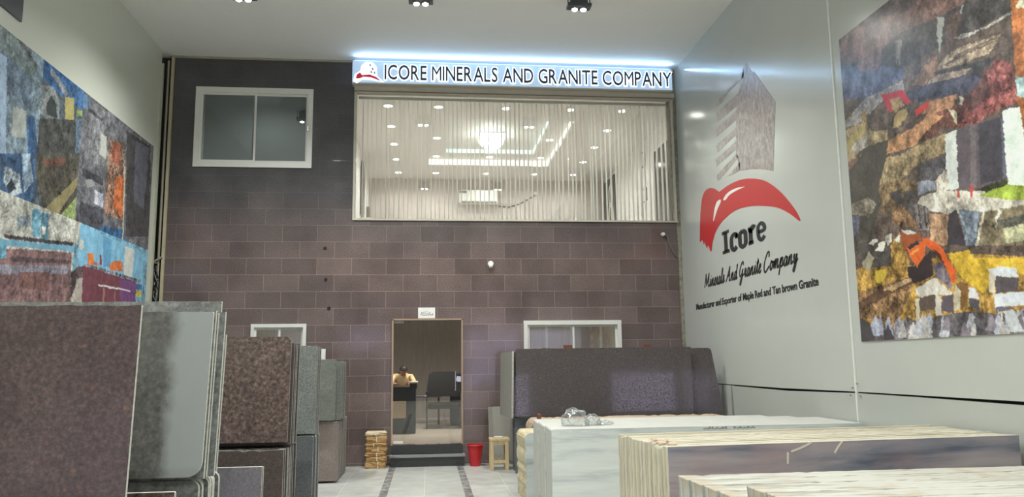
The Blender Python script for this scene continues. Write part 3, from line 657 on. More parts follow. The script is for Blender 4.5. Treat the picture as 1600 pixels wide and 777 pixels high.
# conduits in the left recess
tag(MB().box(-4.545, -4.5, 13.95, 13.998, 0, 7.16).build('corner_batten', plain('pale corner batten', (186, 176, 148), .6)), 'pale upright batten at the left edge of the granite facade', 'batten')
tag(MB().tube([(-4.60, 13.98, 0), (-4.60, 13.98, 7.1)], .022, 10).build('conduit_pipe', plain('pale conduit', (160, 156, 138), .5), smooth=True), 'pale upright conduit pipe in the left corner recess', 'pipe')
p = [W(x, y, 1, 13.925) for x, y in ((232, 412), (247, 411), (238, 410), (253, 402))]
t = thing('pipe_bracket', tuple(p[0]), 'small metal bracket across the pipes in the left corner recess', 'bracket')
MB().tube([tuple(p[0]), tuple(p[1])], .014).build('flat_bar', plain('rusty bar', (150, 115, 85), .6), t); MB().tube([tuple(p[2]), tuple(p[3])], .02).build('diagonal_bar', M_STEEL, t)
t = thing('cable_bundle', (-4.62, 13.93, 2.8), 'tangle of dark cables hanging in the left corner recess', 'cables')
for k in range(7):
    x0 = -4.64+random.uniform(-.02, .06); pts = [(x0+random.uniform(-.04, .04), 13.9+random.uniform(-.03, .03), 3.42-i*.11) for i in range(8)]
    MB().tube(smooth(pts, 3), .009, 6).build('loop', [M_BLACK, plain('grey wire', (120, 120, 118), .5)][k % 2], t)

# ------------------------------------------------------------------ ceiling spotlights
M_LAMP = plain('lit spotlight lens', (255, 253, 248), .3, emit=40); M_HOUS = plain('dark grey housing', (60, 64, 68), .4)
lampspots = [(-2.67, 11.12), (-.12, 11.05), (2.24, 11.05), (-2.67, 4.6), (-.12, 4.6), (2.1, 4.6), (-2.67, -1.6), (-.12, -1.6), (2.1, -1.6), (-2.67, -7.2), (-.12, -7.2), (2.1, -7.2)]
ln = ['over the upper left window', 'left of centre near the sign', 'right of centre near the sign']
rn = ['front row', 'second row', 'third row', 'row by the street']
for k, (xx, yy) in enumerate(lampspots):
    t = thing('twin_spotlight', (xx, yy, ZC), 'black twin ceiling spotlight, %s, %s' % (['left', 'middle', 'right'][k % 3], rn[k//3]), 'ceiling light', 'twin spotlights under the hall ceiling')
    MB().bbox(xx-.13, xx+.13, yy-.06, yy+.06, 7.03, 7.17, .01).build('driver_box', M_HOUS, t)
    for s in (-1, 1): MB().box(xx+s*.165-.006, xx+s*.165+.006, yy-.012, yy+.012, 6.99, ZC).build('bracket', M_BLACK, t)
    MB().bbox(xx-.18, xx+.18, yy-.09, yy+.09, 6.975, 7.03, .012).build('frame', M_HOUS, t)
    for s in (-1, 1):
        hd = MB().lathe((xx+s*.065, yy, 6.95), [(.052, 0), (.055, .04)], 18).build('lamp_head', M_CHROME, t, smooth=True)
        bm = bmesh.new(); bmesh.ops.create_uvsphere(bm, u_segments=14, v_segments=8, radius=.045, matrix=Matrix.Translation((xx+s*.065, yy, 6.955)) @ Matrix.Diagonal((1, 1, .7, 1))); MB().bm(bm).build('lens', M_LAMP, hd, smooth=True)
    spot('bulb', (xx, yy, 6.89), HALL_W, 145, .07, parent=t, blend=1)

# ------------------------------------------------------------------ wall prints
def vnoise(x, y, seed):
    xi = np.floor(x).astype(int); yi = np.floor(y).astype(int); fx = x-xi; fy = y-yi; fx = fx*fx*(3-2*fx); fy = fy*fy*(3-2*fy)
    def h(a, b):
        n = (a*374761393+b*668265263+seed*974711) & 0x7fffffff; n = ((n ^ (n >> 13))*1274126177) & 0x7fffffff; return ((n ^ (n >> 16)) & 0xffff)/65535.0
    return (h(xi, yi)*(1-fx)+h(xi+1, yi)*fx)*(1-fy)+(h(xi, yi+1)*(1-fx)+h(xi+1, yi+1)*fx)*fy
def fbm(x, y, seed, o=4):
    s = 0; a = .5; t_ = 0
    for k in range(o): s = s+a*vnoise(x*2**k, y*2**k, seed+k*17); t_ += a; a *= .55
    return s/t_-.5
def inside(px_, py_, poly):
    r = np.zeros(px_.shape, bool); n = len(poly)
    for i in range(n):
        x1, y1 = poly[i]; x2, y2 = poly[(i+1) % n]
        if y1 == y2: continue
        c = ((y1 > py_) != (y2 > py_)) & (px_ < (x2-x1)*(py_-y1)/(y2-y1)+x1); r ^= c
    return r
def print_mesh(name, axisx, y0, y1, z0, z1, ny, nz, base, polys, gain, mat, warp=2.2, amp=.5, ns=.11, parent=None, tint=(1, 1, 1), sat=.12, haze=.04):
    Y, Z = np.meshgrid(np.linspace(y0, y1, ny), np.linspace(z0, z1, nz)); n = ny*nz
    pts = np.stack([np.full(n, axisx), Y.ravel(), Z.ravel()], 1); X_, Y_ = proj(pts)
    wx = X_+warp*3*fbm(X_*.22, Y_*.22, 3, 4); wy = Y_+warp*3*fbm(X_*.22, Y_*.22, 9, 4)
    C = np.tile(np.array(base, float), (n, 1)); A = np.full(n, 1.0)
    for pl in polys:
        off, sc, col, pp = pl[0], pl[1], pl[2], pl[3]; am = pl[4] if len(pl) > 4 else 1.0
        pg = [(off[0]+x/sc, off[1]+y/sc) for x, y in pp]; m = inside(wx, wy, pg); C[m] = col; A[m] = am
    cr = np.exp(-(fbm(Y.ravel()*6+7, Z.ravel()*6, 33, 4)/.018)**2)*.2+np.exp(-(fbm(Y.ravel()*15, Z.ravel()*15+4, 41, 3)/.03)**2)*.18
    C = C*(1-sat)+C.mean(1, keepdims=True)*sat; C = C*(1-haze)+128*haze; C = C*(1-(cr*A)[:, None])  # haze: glossy reflected light mixed into the print colours
    g = fbm(Y.ravel()*9, Z.ravel()*9, 21, 5)*2*amp+fbm(Y.ravel()*40, Z.ravel()*40, 51, 3)*.5; g2 = np.sign(fbm(Y.ravel()*14+3, Z.ravel()*10, 5, 3))*.07
    C = C*(1+(g+g2)*A)[:, None]; C = np.clip(C/255, 0, 1)
    L = np.where(C <= .04045, C/12.92, ((C+.055)/1.055)**2.4)*gain*np.array(tint); L = np.clip(L, 0, .9)
    faces = [(j*ny+i, j*ny+i+1, (j+1)*ny+i+1, (j+1)*ny+i) for j in range(nz-1) for i in range(ny-1)]
    me = bpy.data.meshes.new(name); org = np.array([axisx, (y0+y1)/2, z0]); me.from_pydata([tuple(v) for v in (pts-org)], [], faces)
    at = me.color_attributes.new('print', 'FLOAT_COLOR', 'POINT'); at.data.foreach_set('color', np.hstack([L, np.ones((n, 1))]).ravel())
    me.materials.append(mat); o = bpy.data.objects.new(name, me); COL.objects.link(o); WO[o.name] = Vector(org)
    if parent is not None: o.parent = parent; o.location = Vector(org)-WO[parent.name]
    else: o.location = org
    return o
M_PRINT = attr_material('glossy printed vinyl', .25)
Z5, Z6, Z7 = ((1300, 0), 3.887), ((1310, 180), 3.886), ((1320, 350), 4.089)
def pl(z, col, pts, am=1.0): return (z[0], z[1], col, pts, am)
R = [pl(Z5, (112, 84, 78), [(40,280),(150,150),(250,60),(340,0),(820,0),(700,80),(460,190),(300,300),(150,370),(50,400)]),
 pl(Z5, (82, 70, 70), [(150,140),(260,60),(340,0),(520,0),(440,80),(300,100),(200,170)]),
 pl(Z5, (66, 62, 62), [(430,190),(640,110),(830,0),(1130,0),(1060,80),(760,230),(560,340),(430,410),(290,420),(300,300)]),
 pl(Z5, (92, 72, 66), [(690,110),(780,60),(800,250),(700,300)]),
 pl(Z5, (150, 150, 145), [(635,105),(680,105),(665,250),(652,325),(640,250)], .3), pl(Z5, (140, 138, 134), [(780,30),(795,25),(790,85),(778,85)], .3),
 pl(Z5, (165, 160, 155), [(740,235),(790,205),(870,190),(1000,120),(1100,60),(1090,85),(960,160),(800,235)]),
 pl(Z5, (82, 84, 108), [(55,400),(300,400),(440,420),(430,480),(200,600),(70,600)]),
 pl(Z5, (105, 85, 85), [(150,400),(300,300),(290,420),(170,440)]), pl(Z5, (120, 112, 108), [(380,250),(420,240),(415,400),(390,400)]),
 pl(Z5, (138, 132, 130), [(80,740),(200,600),(430,490),(440,560),(300,620),(150,760),(70,777)]),
 pl(Z5, (150, 130, 108), [(620,430),(700,330),(820,270),(1030,205),(960,320),(800,385)], 1.4), pl(Z5, (96, 80, 68), [(680,390),(820,310),(980,250),(970,265),(820,330),(700,400)]), pl(Z5, (100, 84, 70), [(720,350),(860,280),(1000,225),(990,235),(860,295),(740,355)]),
 pl(Z5, (152, 130, 112), [(580,510),(620,460),(850,410),(800,460),(700,490)]), pl(Z5, (125, 95, 75), [(480,520),(560,400),(640,340),(640,430),(560,520)]),
 pl(Z5, (64, 62, 74), [(450,560),(560,520),(870,440),(960,430),(880,560),(700,590),(470,610)]), pl(Z5, (62, 58, 58), [(620,440),(900,370),(1000,340),(900,480),(860,440),(850,410),(640,450)]),
 pl(Z5, (120, 66, 62), [(760,777),(800,600),(900,500),(1000,350),(1090,380),(1130,620),(940,700),(860,777)], 1.7), pl(Z5, (86, 56, 52), [(800,600),(900,490),(930,400),(960,560),(850,690)], 1.2),
 pl(Z5, (165, 116, 82), [(500,777),(590,620),(760,570),(740,640),(600,740),(590,777)]), pl(Z5, (80, 62, 54), [(440,777),(520,700),(580,690),(560,720),(490,777)]),
 pl(Z5, (104, 64, 52), [(600,777),(640,680),(760,640),(800,640),(760,777)], 1.5),
 pl(Z5, (150, 122, 84), [(345,600),(410,590),(440,640),(380,690),(365,670)]), pl(Z5, (180, 45, 58), [(300,575),(430,545),(480,620),(450,635),(410,590),(350,600),(365,680),(345,680)], .3),
 pl(Z5, (192, 52, 46), [(500,670),(585,612),(590,650),(510,710)], .3), pl(Z5, (40, 40, 46), [(520,600),(560,585),(575,605),(530,628)]), pl(Z5, (165, 140, 92), [(370,777),(380,700),(450,650),(460,700),(400,777)], .4),
 pl(Z5, (190, 180, 160), [(770,580),(800,600),(790,640),(775,635)]), pl(Z5, (190, 180, 150), [(705,655),(760,680),(755,760)]), pl(Z5, (135, 112, 70), [(180,680),(205,670),(215,777),(185,777)]),
 pl(Z5, (168, 98, 52), [(1085,0),(1200,0),(1200,480),(1115,480)]), pl(Z5, (190, 180, 150), [(1130,0),(1200,0),(1200,50),(1112,50)]), pl(Z5, (150, 178, 178), [(1115,470),(1200,465),(1200,590),(1125,590)]), pl(Z5, (160, 95, 50), [(1125,590),(1200,590),(1200,1300),(1150,1300)]),
 pl(Z6, (150, 130, 96), [(30,100),(150,40),(200,100),(300,90),(300,240),(50,350)]), pl(Z6, (66, 62, 56), [(50,350),(140,200),(300,150),(310,240),(250,400),(260,520),(200,777),(80,777)], .5),
 pl(Z6, (150, 142, 132), [(80,180),(180,110),(180,190),(90,240)]), pl(Z6, (152, 136, 84), [(40,180),(150,60),(165,75),(60,230)], .4), pl(Z6, (120, 90, 76), [(50,280),(120,250),(150,230),(60,350)]),
 pl(Z6, (120, 110, 95), [(80,540),(180,500),(230,540),(190,620),(80,600)]), pl(Z6, (80, 82, 100), [(80,620),(130,610),(120,720),(90,740)]),
 pl(Z6, (172, 122, 84), [(290,240),(310,150),(480,60),(560,0),(640,0),(520,120),(480,180),(330,230)]), pl(Z6, (96, 60, 50), [(480,160),(560,70),(640,10),(700,20),(700,80),(640,80),(560,150)], 1.6),
 pl(Z6, (138, 118, 86), [(380,240),(480,180),(650,110),(650,230),(500,290),(380,390),(330,460),(250,420),(290,260)], 1.3), pl(Z6, (112, 90, 62), [(250,420),(380,390),(480,400),(470,470),(340,520),(280,620),(250,540)], 1.4),
 pl(Z6, (62, 56, 54), [(310,470),(380,450),(390,540),(330,520)]), pl(Z6, (74, 66, 64), [(395,460),(470,460),(475,640),(400,600)]),
 pl(Z6, (80, 76, 82), [(490,300),(650,240),(660,340),(580,400),(500,390)]), pl(Z6, (126, 132, 146), [(480,400),(590,400),(590,450),(480,490)]), pl(Z6, (186, 174, 158), [(590,400),(640,335),(665,350),(680,450),(600,470)]),
 pl(Z6, (122, 90, 62), [(320,520),(400,560),(470,650),(480,690),(330,660)], 1.4), pl(Z6, (192, 197, 192), [(650,115),(715,90),(728,445),(680,460),(655,330)], .25),
 pl(Z6, (88, 78, 84), [(715,85),(1000,0),(990,100),(1020,390),(850,440),(728,450)], .4), pl(Z6, (104, 94, 98), [(800,60),(835,50),(840,440),(800,445)], .4), pl(Z6, (66, 62, 70), [(850,50),(990,10),(1020,390),(860,420)], .4), pl(Z6, (84, 90, 104), [(985,30),(1000,0),(1020,380),(1000,390)], .3),
 pl(Z6, (206, 217, 206), [(995,-30),(1100,-50),(1140,200),(1140,430),(1030,420),(1020,350)], .2), pl(Z6, (188, 180, 166), [(490,500),(600,460),(700,460),(860,460),(1140,500),(1140,545),(880,590),(650,600),(480,560)], .9),
 pl(Z6, (146, 166, 58), [(850,490),(1020,420),(1140,430),(1140,520),(1000,510)], .7), pl(Z6, (52, 56, 34), [(840,450),(1010,390),(1030,420),(900,470)]),
 pl(Z6, (162, 126, 96), [(550,600),(665,600),(665,790),(560,790)]), pl(Z6, (112, 102, 102), [(460,540),(550,560),(550,700),(480,700)]), pl(Z6, (60, 54, 54), [(480,545),(490,545),(505,690),(495,690)]), pl(Z6, (60, 54, 54), [(515,550),(525,550),(540,690),(530,690)]),
 pl(Z6, (58, 52, 58), [(665,600),(720,575),(770,790),(660,790)], .4), pl(Z6, (124, 136, 152), [(730,575),(860,585),(830,790),(775,790)]), pl(Z6, (120, 108, 84), [(860,590),(1140,545),(1140,790),(840,790)]), pl(Z6, (160, 158, 125), [(1000,690),(1140,660),(1140,760),(1020,777)]), pl(Z6, (84, 82, 74), [(960,640),(1140,600),(1140,660),(1000,690)]),
 pl(Z6, (200, 190, 170), [(880,580),(892,580),(850,790),(828,790)]), pl(Z6, (200, 192, 172), [(970,570),(1000,570),(965,640),(960,700),(950,640)]), pl(Z6, (190, 55, 55), [(800,430),(818,430),(815,500),(803,500)], .2), pl(Z6, (180, 70, 65), [(718,460),(734,455),(736,500),(716,500)], .2),
 pl(Z7, (162, 124, 58), [(70,300),(280,150),(350,60),(420,270),(660,190),(820,190),(1200,210),(1200,620),(900,640),(450,680),(100,640)], 1.2), pl(Z7, (204, 164, 46), [(650,190),(800,170),(820,220),(1200,215),(1200,330),(960,290),(900,450),(750,350)], .6),
 pl(Z7, (122, 92, 60), [(80,440),(400,340),(440,400),(330,640),(100,600)], 1.6), pl(Z7, (82, 60, 44), [(90,500),(200,430),(430,330),(560,240),(570,320),(440,380),(250,470),(95,560)]), pl(Z7, (160, 130, 92), [(240,420),(420,340),(440,360),(300,430)]),
 pl(Z7, (48, 40, 42), [(400,330),(400,280),(440,270),(550,170),(560,340),(450,380)], .3), pl(Z7, (72, 68, 64), [(60,130),(180,60),(300,160),(290,270),(200,280),(110,270)], .7), pl(Z7, (185, 180, 170), [(150,135),(180,97),(215,97),(185,137)], .3), pl(Z7, (205, 200, 190), [(193,180),(220,120),(258,117),(245,175)], .3),
 pl(Z7, (142, 136, 112), [(110,260),(150,180),(188,215),(160,310)], .4), pl(Z7, (190, 184, 172), [(255,80),(300,60),(300,110),(270,140)]), pl(Z7, (192, 162, 48), [(195,300),(260,290),(270,330),(230,380),(195,370)], .3), pl(Z7, (210, 205, 195), [(330,90),(355,70),(350,120),(325,110)]),
 pl(Z7, (150, 72, 38), [(355,50),(480,55),(490,100),(400,150),(380,190)], .3), pl(Z7, (190, 186, 176), [(355,45),(420,38),(465,60),(400,70)], .3), pl(Z7, (208, 90, 34), [(390,150),(520,100),(510,200),(460,280),(420,220)], .3), pl(Z7, (42, 42, 48), [(400,150),(460,105),(475,125),(415,165)], .2), pl(Z7, (235, 140, 60), [(415,185),(470,150),(475,165),(430,200)], .2),
 pl(Z7, (208, 84, 34), [(490,85),(540,95),(620,150),(680,260),(710,300),(700,380),(680,370),(660,300),(600,200),(520,140)], .3), pl(Z7, (80, 40, 25), [(560,150),(610,200),(650,290),(640,290),(600,220)], .3),
 pl(Z7, (104, 94, 104), [(565,260),(620,240),(690,390),(680,420),(580,340)]), pl(Z7, (192, 186, 176), [(450,410),(580,345),(610,380),(690,440),(690,460),(580,450),(470,475)], .4), pl(Z7, (86, 72, 66), [(475,480),(577,450),(580,545),(480,560)], .3), pl(Z7, (84, 76, 84), [(618,470),(690,450),(695,570),(620,560)], .3), pl(Z7, (182, 176, 164), [(577,450),(615,465),(620,580),(580,590)], .3), pl(Z7, (186, 176, 150), [(450,480),(475,480),(478,620),(460,620)], .3),
 pl(Z7, (192, 192, 196), [(790,405),(830,410),(860,480),(795,475)], .2), pl(Z7, (74, 74, 84), [(795,478),(860,485),(860,560),(800,530)], .3), pl(Z7, (120, 84, 44), [(700,390),(740,370),(790,390),(785,520),(740,545),(705,560)], .4), pl(Z7, (178, 168, 142), [(700,380),(740,430),(735,545),(700,560)], .4),
 pl(Z7, (187, 192, 197), [(920,290),(1000,275),(1100,285),(1105,340),(960,335)], .3), pl(Z7, (80, 74, 78), [(960,335),(1108,345),(1108,430),(960,445)], .4), pl(Z7, (192, 182, 160), [(920,290),(960,330),(955,450),(925,440)], .3), pl(Z7, (187, 192, 200), [(950,450),(1200,425),(1200,520),(960,530)], .3), pl(Z7, (88, 88, 104), [(960,530),(1090,530),(1020,560),(965,570)], .3)]
rg = random.Random(5)
R.append(pl(Z7, (84, 80, 84), [(98,600),(180,700),(240,640),(330,680),(400,590),(480,640),(560,600),(700,570),(800,560),(1000,580),(1200,540),(1200,760),(100,760)], 1.0))
for k in range(46):
    cx = rg.uniform(160, 1180); cy = rg.uniform(610, 700)-max(0, cx-600)*.03; w = rg.uniform(22, 55); h = rg.uniform(40, 80)
    c = rg.choice([(158, 158, 168), (140, 140, 156), (176, 172, 170), (120, 112, 120), (150, 155, 172)])
    R.append(pl(Z7, c, [(cx-w*.8, cy+h), (cx-w*.3, cy-h*.5), (cx+w*.2, cy-h), (cx+w*.7, cy+h*.2), (cx+w*.6, cy+h)], .6))
R.append(pl(Z7, (64, 60, 62), [(98,595),(160,640),(195,745),(105,760)], .3)); R.append(pl(Z7, (66, 60, 66), [(250,700),(275,640),(320,740),(250,750)], .3)); R.append(pl(Z7, (182, 186, 190), [(1010,560),(1080,545),(1145,690),(1060,695)], .3))
WXR = XW-.012
PY0, PY1, PZ0, PZ1 = 4.3, W(1346, 534, 0, WXR)[1], W(1346, 534, 0, WXR)[2], W(1310, 63, 0, WXR)[2]
t = thing('quarry_poster', (WXR, (PY0+PY1)/2, PZ0), 'large printed poster of a stone quarry with orange and red diggers on the right wall', 'poster')
MB().box(WXR+.001, XW-.001, PY0, PY1, PZ0, PZ1).build('backing', M_WHITE, t)
print_mesh('printed_face', WXR, PY0, PY1, PZ0, PZ1, 420, 420, (88, 74, 66), R, 1.45, M_PRINT, parent=t, warp=1.6)
# left wall posters
Za, Zb, Zcc, Zd = ((0, 0), 3.237), ((110, 130), 3.236), ((0, 240), 3.237), ((110, 330), 5.18)
I1 = [pl(Za, (108, 124, 124), [(0,120),(80,190),(190,330),(160,420),(0,270)]), pl(Za, (84, 82, 80), [(80,190),(110,200),(190,330),(180,340)]), pl(Za, (92, 110, 128), [(0,240),(160,400),(165,570),(100,500),(0,420)]), pl(Za, (150, 175, 205), [(0,270),(35,290),(30,777),(0,777)], .3),
 pl(Za, (165, 170, 165), [(65,540),(130,560),(130,700),(60,690)], .4), pl(Za, (48, 84, 130), [(135,580),(175,590),(190,777),(140,777)]), pl(Zcc, (52, 84, 124), [(0,0),(190,0),(210,290),(0,200)]), pl(Zcc, (140, 165, 190), [(110,0),(150,0),(170,140),(120,200)]), pl(Zcc, (150, 165, 175), [(20,60),(100,100),(110,200),(60,220),(20,150)], 1.6), pl(Zcc, (40, 46, 58), [(30,160),(60,130),(80,180),(45,200)])]
I2 = [pl(Za, (42, 84, 136), [(200,280),(450,460),(450,580),(330,500),(220,400)]), pl(Za, (118, 122, 126), [(260,340),(350,470),(330,490),(255,370)]), pl(Za, (116, 122, 122), [(175,500),(215,425),(270,440),(300,500),(300,600),(230,600),(190,560)]), pl(Za, (46, 52, 52), [(235,520),(260,480),(285,530),(290,600),(240,580)], .3), pl(Za, (156, 144, 78), [(330,490),(375,495),(375,610),(330,600)], .3), pl(Za, (120, 142, 82), [(385,560),(430,560),(440,590),(390,590)]),
 pl(Za, (62, 62, 60), [(180,600),(430,610),(430,777),(180,777)]), pl(Za, (84, 104, 124), [(385,600),(437,600),(437,777),(380,777)]), pl(Zcc, (70, 66, 56), [(170,0),(430,0),(400,370),(220,300)]), pl(Zcc, (96, 58, 46), [(220,30),(330,20),(330,60),(230,70)]), pl(Zcc, (128, 118, 76), [(230,280),(400,110),(412,130),(290,310)], .4), pl(Zcc, (124, 142, 80), [(300,320),(412,190),(430,190),(410,375)])]
I3 = [pl(Zb, (112, 112, 116), [(95,80),(200,150),(190,420),(90,400)]), pl(Zb, (70, 110, 150), [(0,0),(95,70),(90,130),(30,110)]), pl(Zb, (64, 66, 72), [(90,120),(165,180),(160,195),(90,140)]), pl(Zb, (168, 168, 158), [(155,255),(185,275),(180,385),(150,360)], .2), pl(Zb, (60, 58, 60), [(285,240),(405,320),(400,777),(280,777)], .5), pl(Zb, (86, 86, 98), [(330,290),(400,330),(370,640),(320,600)], .4),
 pl(Zb, (136, 98, 78), [(200,280),(270,300),(280,480),(260,690),(170,660),(185,450)], 1.8), pl(Zb, (196, 96, 46), [(230,470),(275,480),(262,690),(215,620)], 1.0), pl(Zb, (150, 72, 48), [(210,300),(250,310),(245,420),(215,400)], 1.2), pl(Zb, (134, 134, 134), [(75,490),(110,480),(125,520),(85,530)], .3), pl(Zb, (56, 56, 60), [(60,430),(165,480),(165,520),(60,470)]), pl(Zb, (62, 62, 70), [(50,600),(170,640),(160,760),(45,720)]), pl(Zb, (168, 168, 184), [(125,540),(165,560),(165,630),(120,610)]), pl(Zb, (36, 80, 124), [(150,720),(270,740),(280,810),(150,800)]), pl(Zb, (182, 168, 142), [(272,420),(279,420),(268,800),(262,800)], .2)]
I4 = [pl(Zcc, (120, 136, 146), [(80,320),(150,310),(160,370),(90,375)]), pl(Zcc, (58, 54, 58), [(20,410),(370,450),(370,470),(20,430)]), pl(Zcc, (84, 136, 158), [(160,280),(205,285),(205,430),(165,420)]), pl(Zcc, (70, 118, 140), [(205,300),(245,305),(240,440),(210,430)]), pl(Zcc, (200, 200, 190), [(212,370),(232,368),(230,410),(212,410)]),
 pl(Zcc, (116, 86, 86), [(30,480),(360,500),(355,790),(-30,790),(-30,560)]), pl(Zcc, (122, 118, 132), [(-20,560),(345,570),(345,610),(-30,610)]), pl(Zcc, (74, 60, 64), [(60,520),(350,540),(350,560),(50,545)]), pl(Zcc, (104, 70, 66), [(100,600),(250,600),(250,700),(100,680)]), pl(Zcc, (94, 150, 176), [(-20,430),(395,470),(395,500),(-20,462)], .3), pl(Zcc, (84, 146, 170), [(-20,460),(30,465),(30,530),(-20,530)]), pl(Zcc, (94, 150, 176), [(375,460),(395,460),(390,600),(365,590)]),
 pl(Zcc, (152, 142, 132), [(355,600),(430,580),(430,790),(355,790)]), pl(Zcc, (58, 50, 50), [(360,600),(400,570),(380,680),(355,740)])]
I5 = [pl(Zd, (108, 172, 206), [(-30,60),(590,330),(590,560),(420,530),(200,430),(80,440)], .3), pl(Zd, (76, 142, 186), [(265,200),(330,230),(330,460),(265,450)], .3), pl(Zd, (192, 196, 190), [(440,280),(520,310),(500,540),(430,520)], .2), pl(Zd, (214, 114, 44), [(135,340),(190,340),(195,440),(140,430)], .6), pl(Zd, (214, 104, 44), [(315,430),(370,400),(425,420),(425,485),(320,480)], .6), pl(Zd, (130, 40, 55), [(237,355),(252,355),(252,440),(237,440)], .2), pl(Zd, (196, 110, 100), [(190,410),(230,420),(230,440),(190,430)]),
 pl(Zd, (104, 50, 62), [(100,440),(530,575),(525,800),(90,800)], .35), pl(Zd, (106, 58, 112), [(400,545),(530,580),(525,800),(400,800)], .35), pl(Zd, (112, 112, 122), [(110,425),(570,555),(570,580),(110,445)], 1.8), pl(Zd, (205, 196, 196), [(225,588),(490,643),(490,657),(225,602)], .1), pl(Zd, (150, 96, 96), [(262,620),(280,620),(270,800),(258,800)], .2), pl(Zd, (140, 90, 96), [(355,645),(364,647),(364,740),(355,740)], .2),
 pl(Zd, (200, 180, 60), [(530,640),(575,650),(575,700),(530,690)]), pl(Zd, (60, 90, 150), [(535,590),(580,595),(580,640),(535,630)]), pl(Zd, (185, 190, 180), [(78,230),(108,240),(105,320),(76,310)], .2), pl(Zd, (86, 64, 68), [(-30,450),(100,450),(95,540),(20,600)]), pl(Zd, (160, 150, 140), [(30,560),(95,540),(92,800),(20,800)], .4)]
WXL = XL+.012; GL = 1.45
def lw(x, y): return W(x, y, 0, WXL)
s1 = lw(62, 200)[1]-.02; s2 = 10.80; yend = lw(236, 300)[1]; zt1 = lw(200, 197)[2]; zm = lw(150, 358)[2]
for nm, lab, y0, y1, z0, z1, base, im, gn, res in (
    ('wall_poster', 'blue printed poster of a stone polishing hall, nearest panel on the left wall', 6.8, s1, zm, zt1, (112, 132, 146), I1, GL, (170, 110)),
    ('wall_poster', 'printed poster of a round saw blade machine, middle upper panel on the left wall', s1, s2, zm, zt1, (70, 80, 88), I2, GL, (110, 170)),
    ('wall_poster', 'dark printed poster with an orange stone block, far upper panel on the left wall', s2, yend, zm, zt1, (94, 94, 100), I3, GL, (160, 150)),
    ('wall_poster', 'printed poster of a blue bridge polishing machine over a red slab, lower left wall', 6.8, 10.97, 2.0, zm, (168, 168, 158), I4, GL, (220, 120)),
    ('wall_poster', 'printed poster of a maroon counter against a bright blue wall, lower left wall', 10.97, yend, 2.0, zm, (100, 160, 190), I5, GL, (200, 140))):
    t = thing(nm, (WXL, (y0+y1)/2, z0), lab, 'poster', 'posters covering the left wall')
    MB().box(XL+.001, WXL-.001, y0, y1, z0, z1).build('backing', M_WHITE, t)
    print_mesh('printed_face', WXL, y0, y1, z0, z1, res[0], res[1], base, im, gn, M_PRINT, parent=t, warp=1.0, amp=.4, sat=.15, haze=.1)
# dark emblem board high on the left wall
t = thing('emblem_board', (WXL, 8.6, 5.64), 'dark square board with thin white star lines, cut off at the top left', 'sign')
MB().box(XL+.001, XL+.02, 8.1, 9.1, 5.63, 6.5).build('board', plain('charcoal board', (62, 66, 68), .5), t)
fn = lambda a, b, c: (XL+.02+c, a, b)
mb = MB()
for pp in ([(8.45, 5.78), (8.62, 6.0), (8.8, 5.76)], [(8.62, 6.0), (8.66, 5.72)], [(8.62, 6.0), (8.62, 6.25)], [(8.3, 5.95), (8.62, 6.0), (8.95, 5.98)]): ribbon(mb, pp, .025, fn, .0, .004, k=2)
mb.build('white_lines', M_WHITE, t)
# logo printed on the right wall
LX = XW-.001
M_RED = plain('red vinyl', (190, 45, 48), .35, var=.02); M_INK = plain('charcoal vinyl', (48, 48, 50), .4)
t = thing('wall_logo', (XW, 11, 2.55), 'company logo of granite tower over red sweep with black lettering on right wall', 'wall logo')
def granite_print():
    g = NT('granite photo print'); v = g.coords(scale=(1, 1.6, .9), rot=(.35, 0, 0)); n = g.noise(v, 9, 6, .7, .5)
    g.color(g.ramp(n, [(.3, (112, 104, 106)), (.45, (146, 134, 132)), (.6, (172, 164, 160)), (.75, (190, 189, 188))])); g.rough(.3); return g.m
M_GP = granite_print()
Zt = ((1110, 90), 3.983)
def zt_(pts): return [(Zt[0][0]+x/Zt[1], Zt[0][1]+y/Zt[1]) for x, y in pts]
flat_prism(zt_([(205, 75), (222, 30), (260, 90), (270, 85), (405, 275), (392, 708), (330, 695), (250, 695), (185, 705), (160, 600), (160, 480), (165, 300), (180, 200)]), 0, LX, -.002, 0, M_GP, 'tower_front', t)
for pp in ([(45, 270), (195, 105), (205, 75), (208, 120), (100, 225), (80, 275), (42, 300)], [(42, 345), (150, 245), (180, 215), (165, 300), (42, 405)], [(40, 440), (165, 330), (162, 385), (38, 495)], [(38, 545), (160, 440), (162, 480), (45, 590)], [(35, 635), (160, 520), (160, 570), (38, 680)], [(40, 735), (160, 600), (175, 620), (60, 760), (42, 765)], [(110, 740), (185, 650), (185, 700), (150, 722)]):
    flat_prism(zt_(pp), 0, LX, -.002, 0, M_GP, 'tower_floor_band', t)
Zs = ((1080, 260), 3.238)
def zs_(pts): return [(Zs[0][0]+x/Zs[1], Zs[0][1]+y/Zs[1]) for x, y in pts]
def wl(pts): return [(lambda p: (p[1], p[2]))(W(x, y, 0, LX)) for x, y in zs_(pts)]
ol = smooth(wl([(44, 380), (45, 300), (50, 200), (62, 140), (85, 113), (115, 112), (142, 130)]), 4)+smooth(wl([(142, 130), (190, 95), (250, 68), (310, 62), (370, 72), (430, 110), (480, 160), (530, 225), (553, 270)]), 4)+smooth(wl([(553, 270), (545, 275), (500, 240), (440, 210), (370, 200), (300, 202), (230, 220), (175, 260), (135, 310), (112, 370), (103, 430)]), 4)+wl([(98, 432), (90, 405), (84, 400), (82, 416), (74, 402), (68, 380), (64, 396), (58, 375), (53, 372), (50, 384)])
mb = MB().prism(ol, lambda a, b, c: (LX+c, a, b), -.003, 0); mb.build('red_sweep', M_RED, t)
mb = MB()
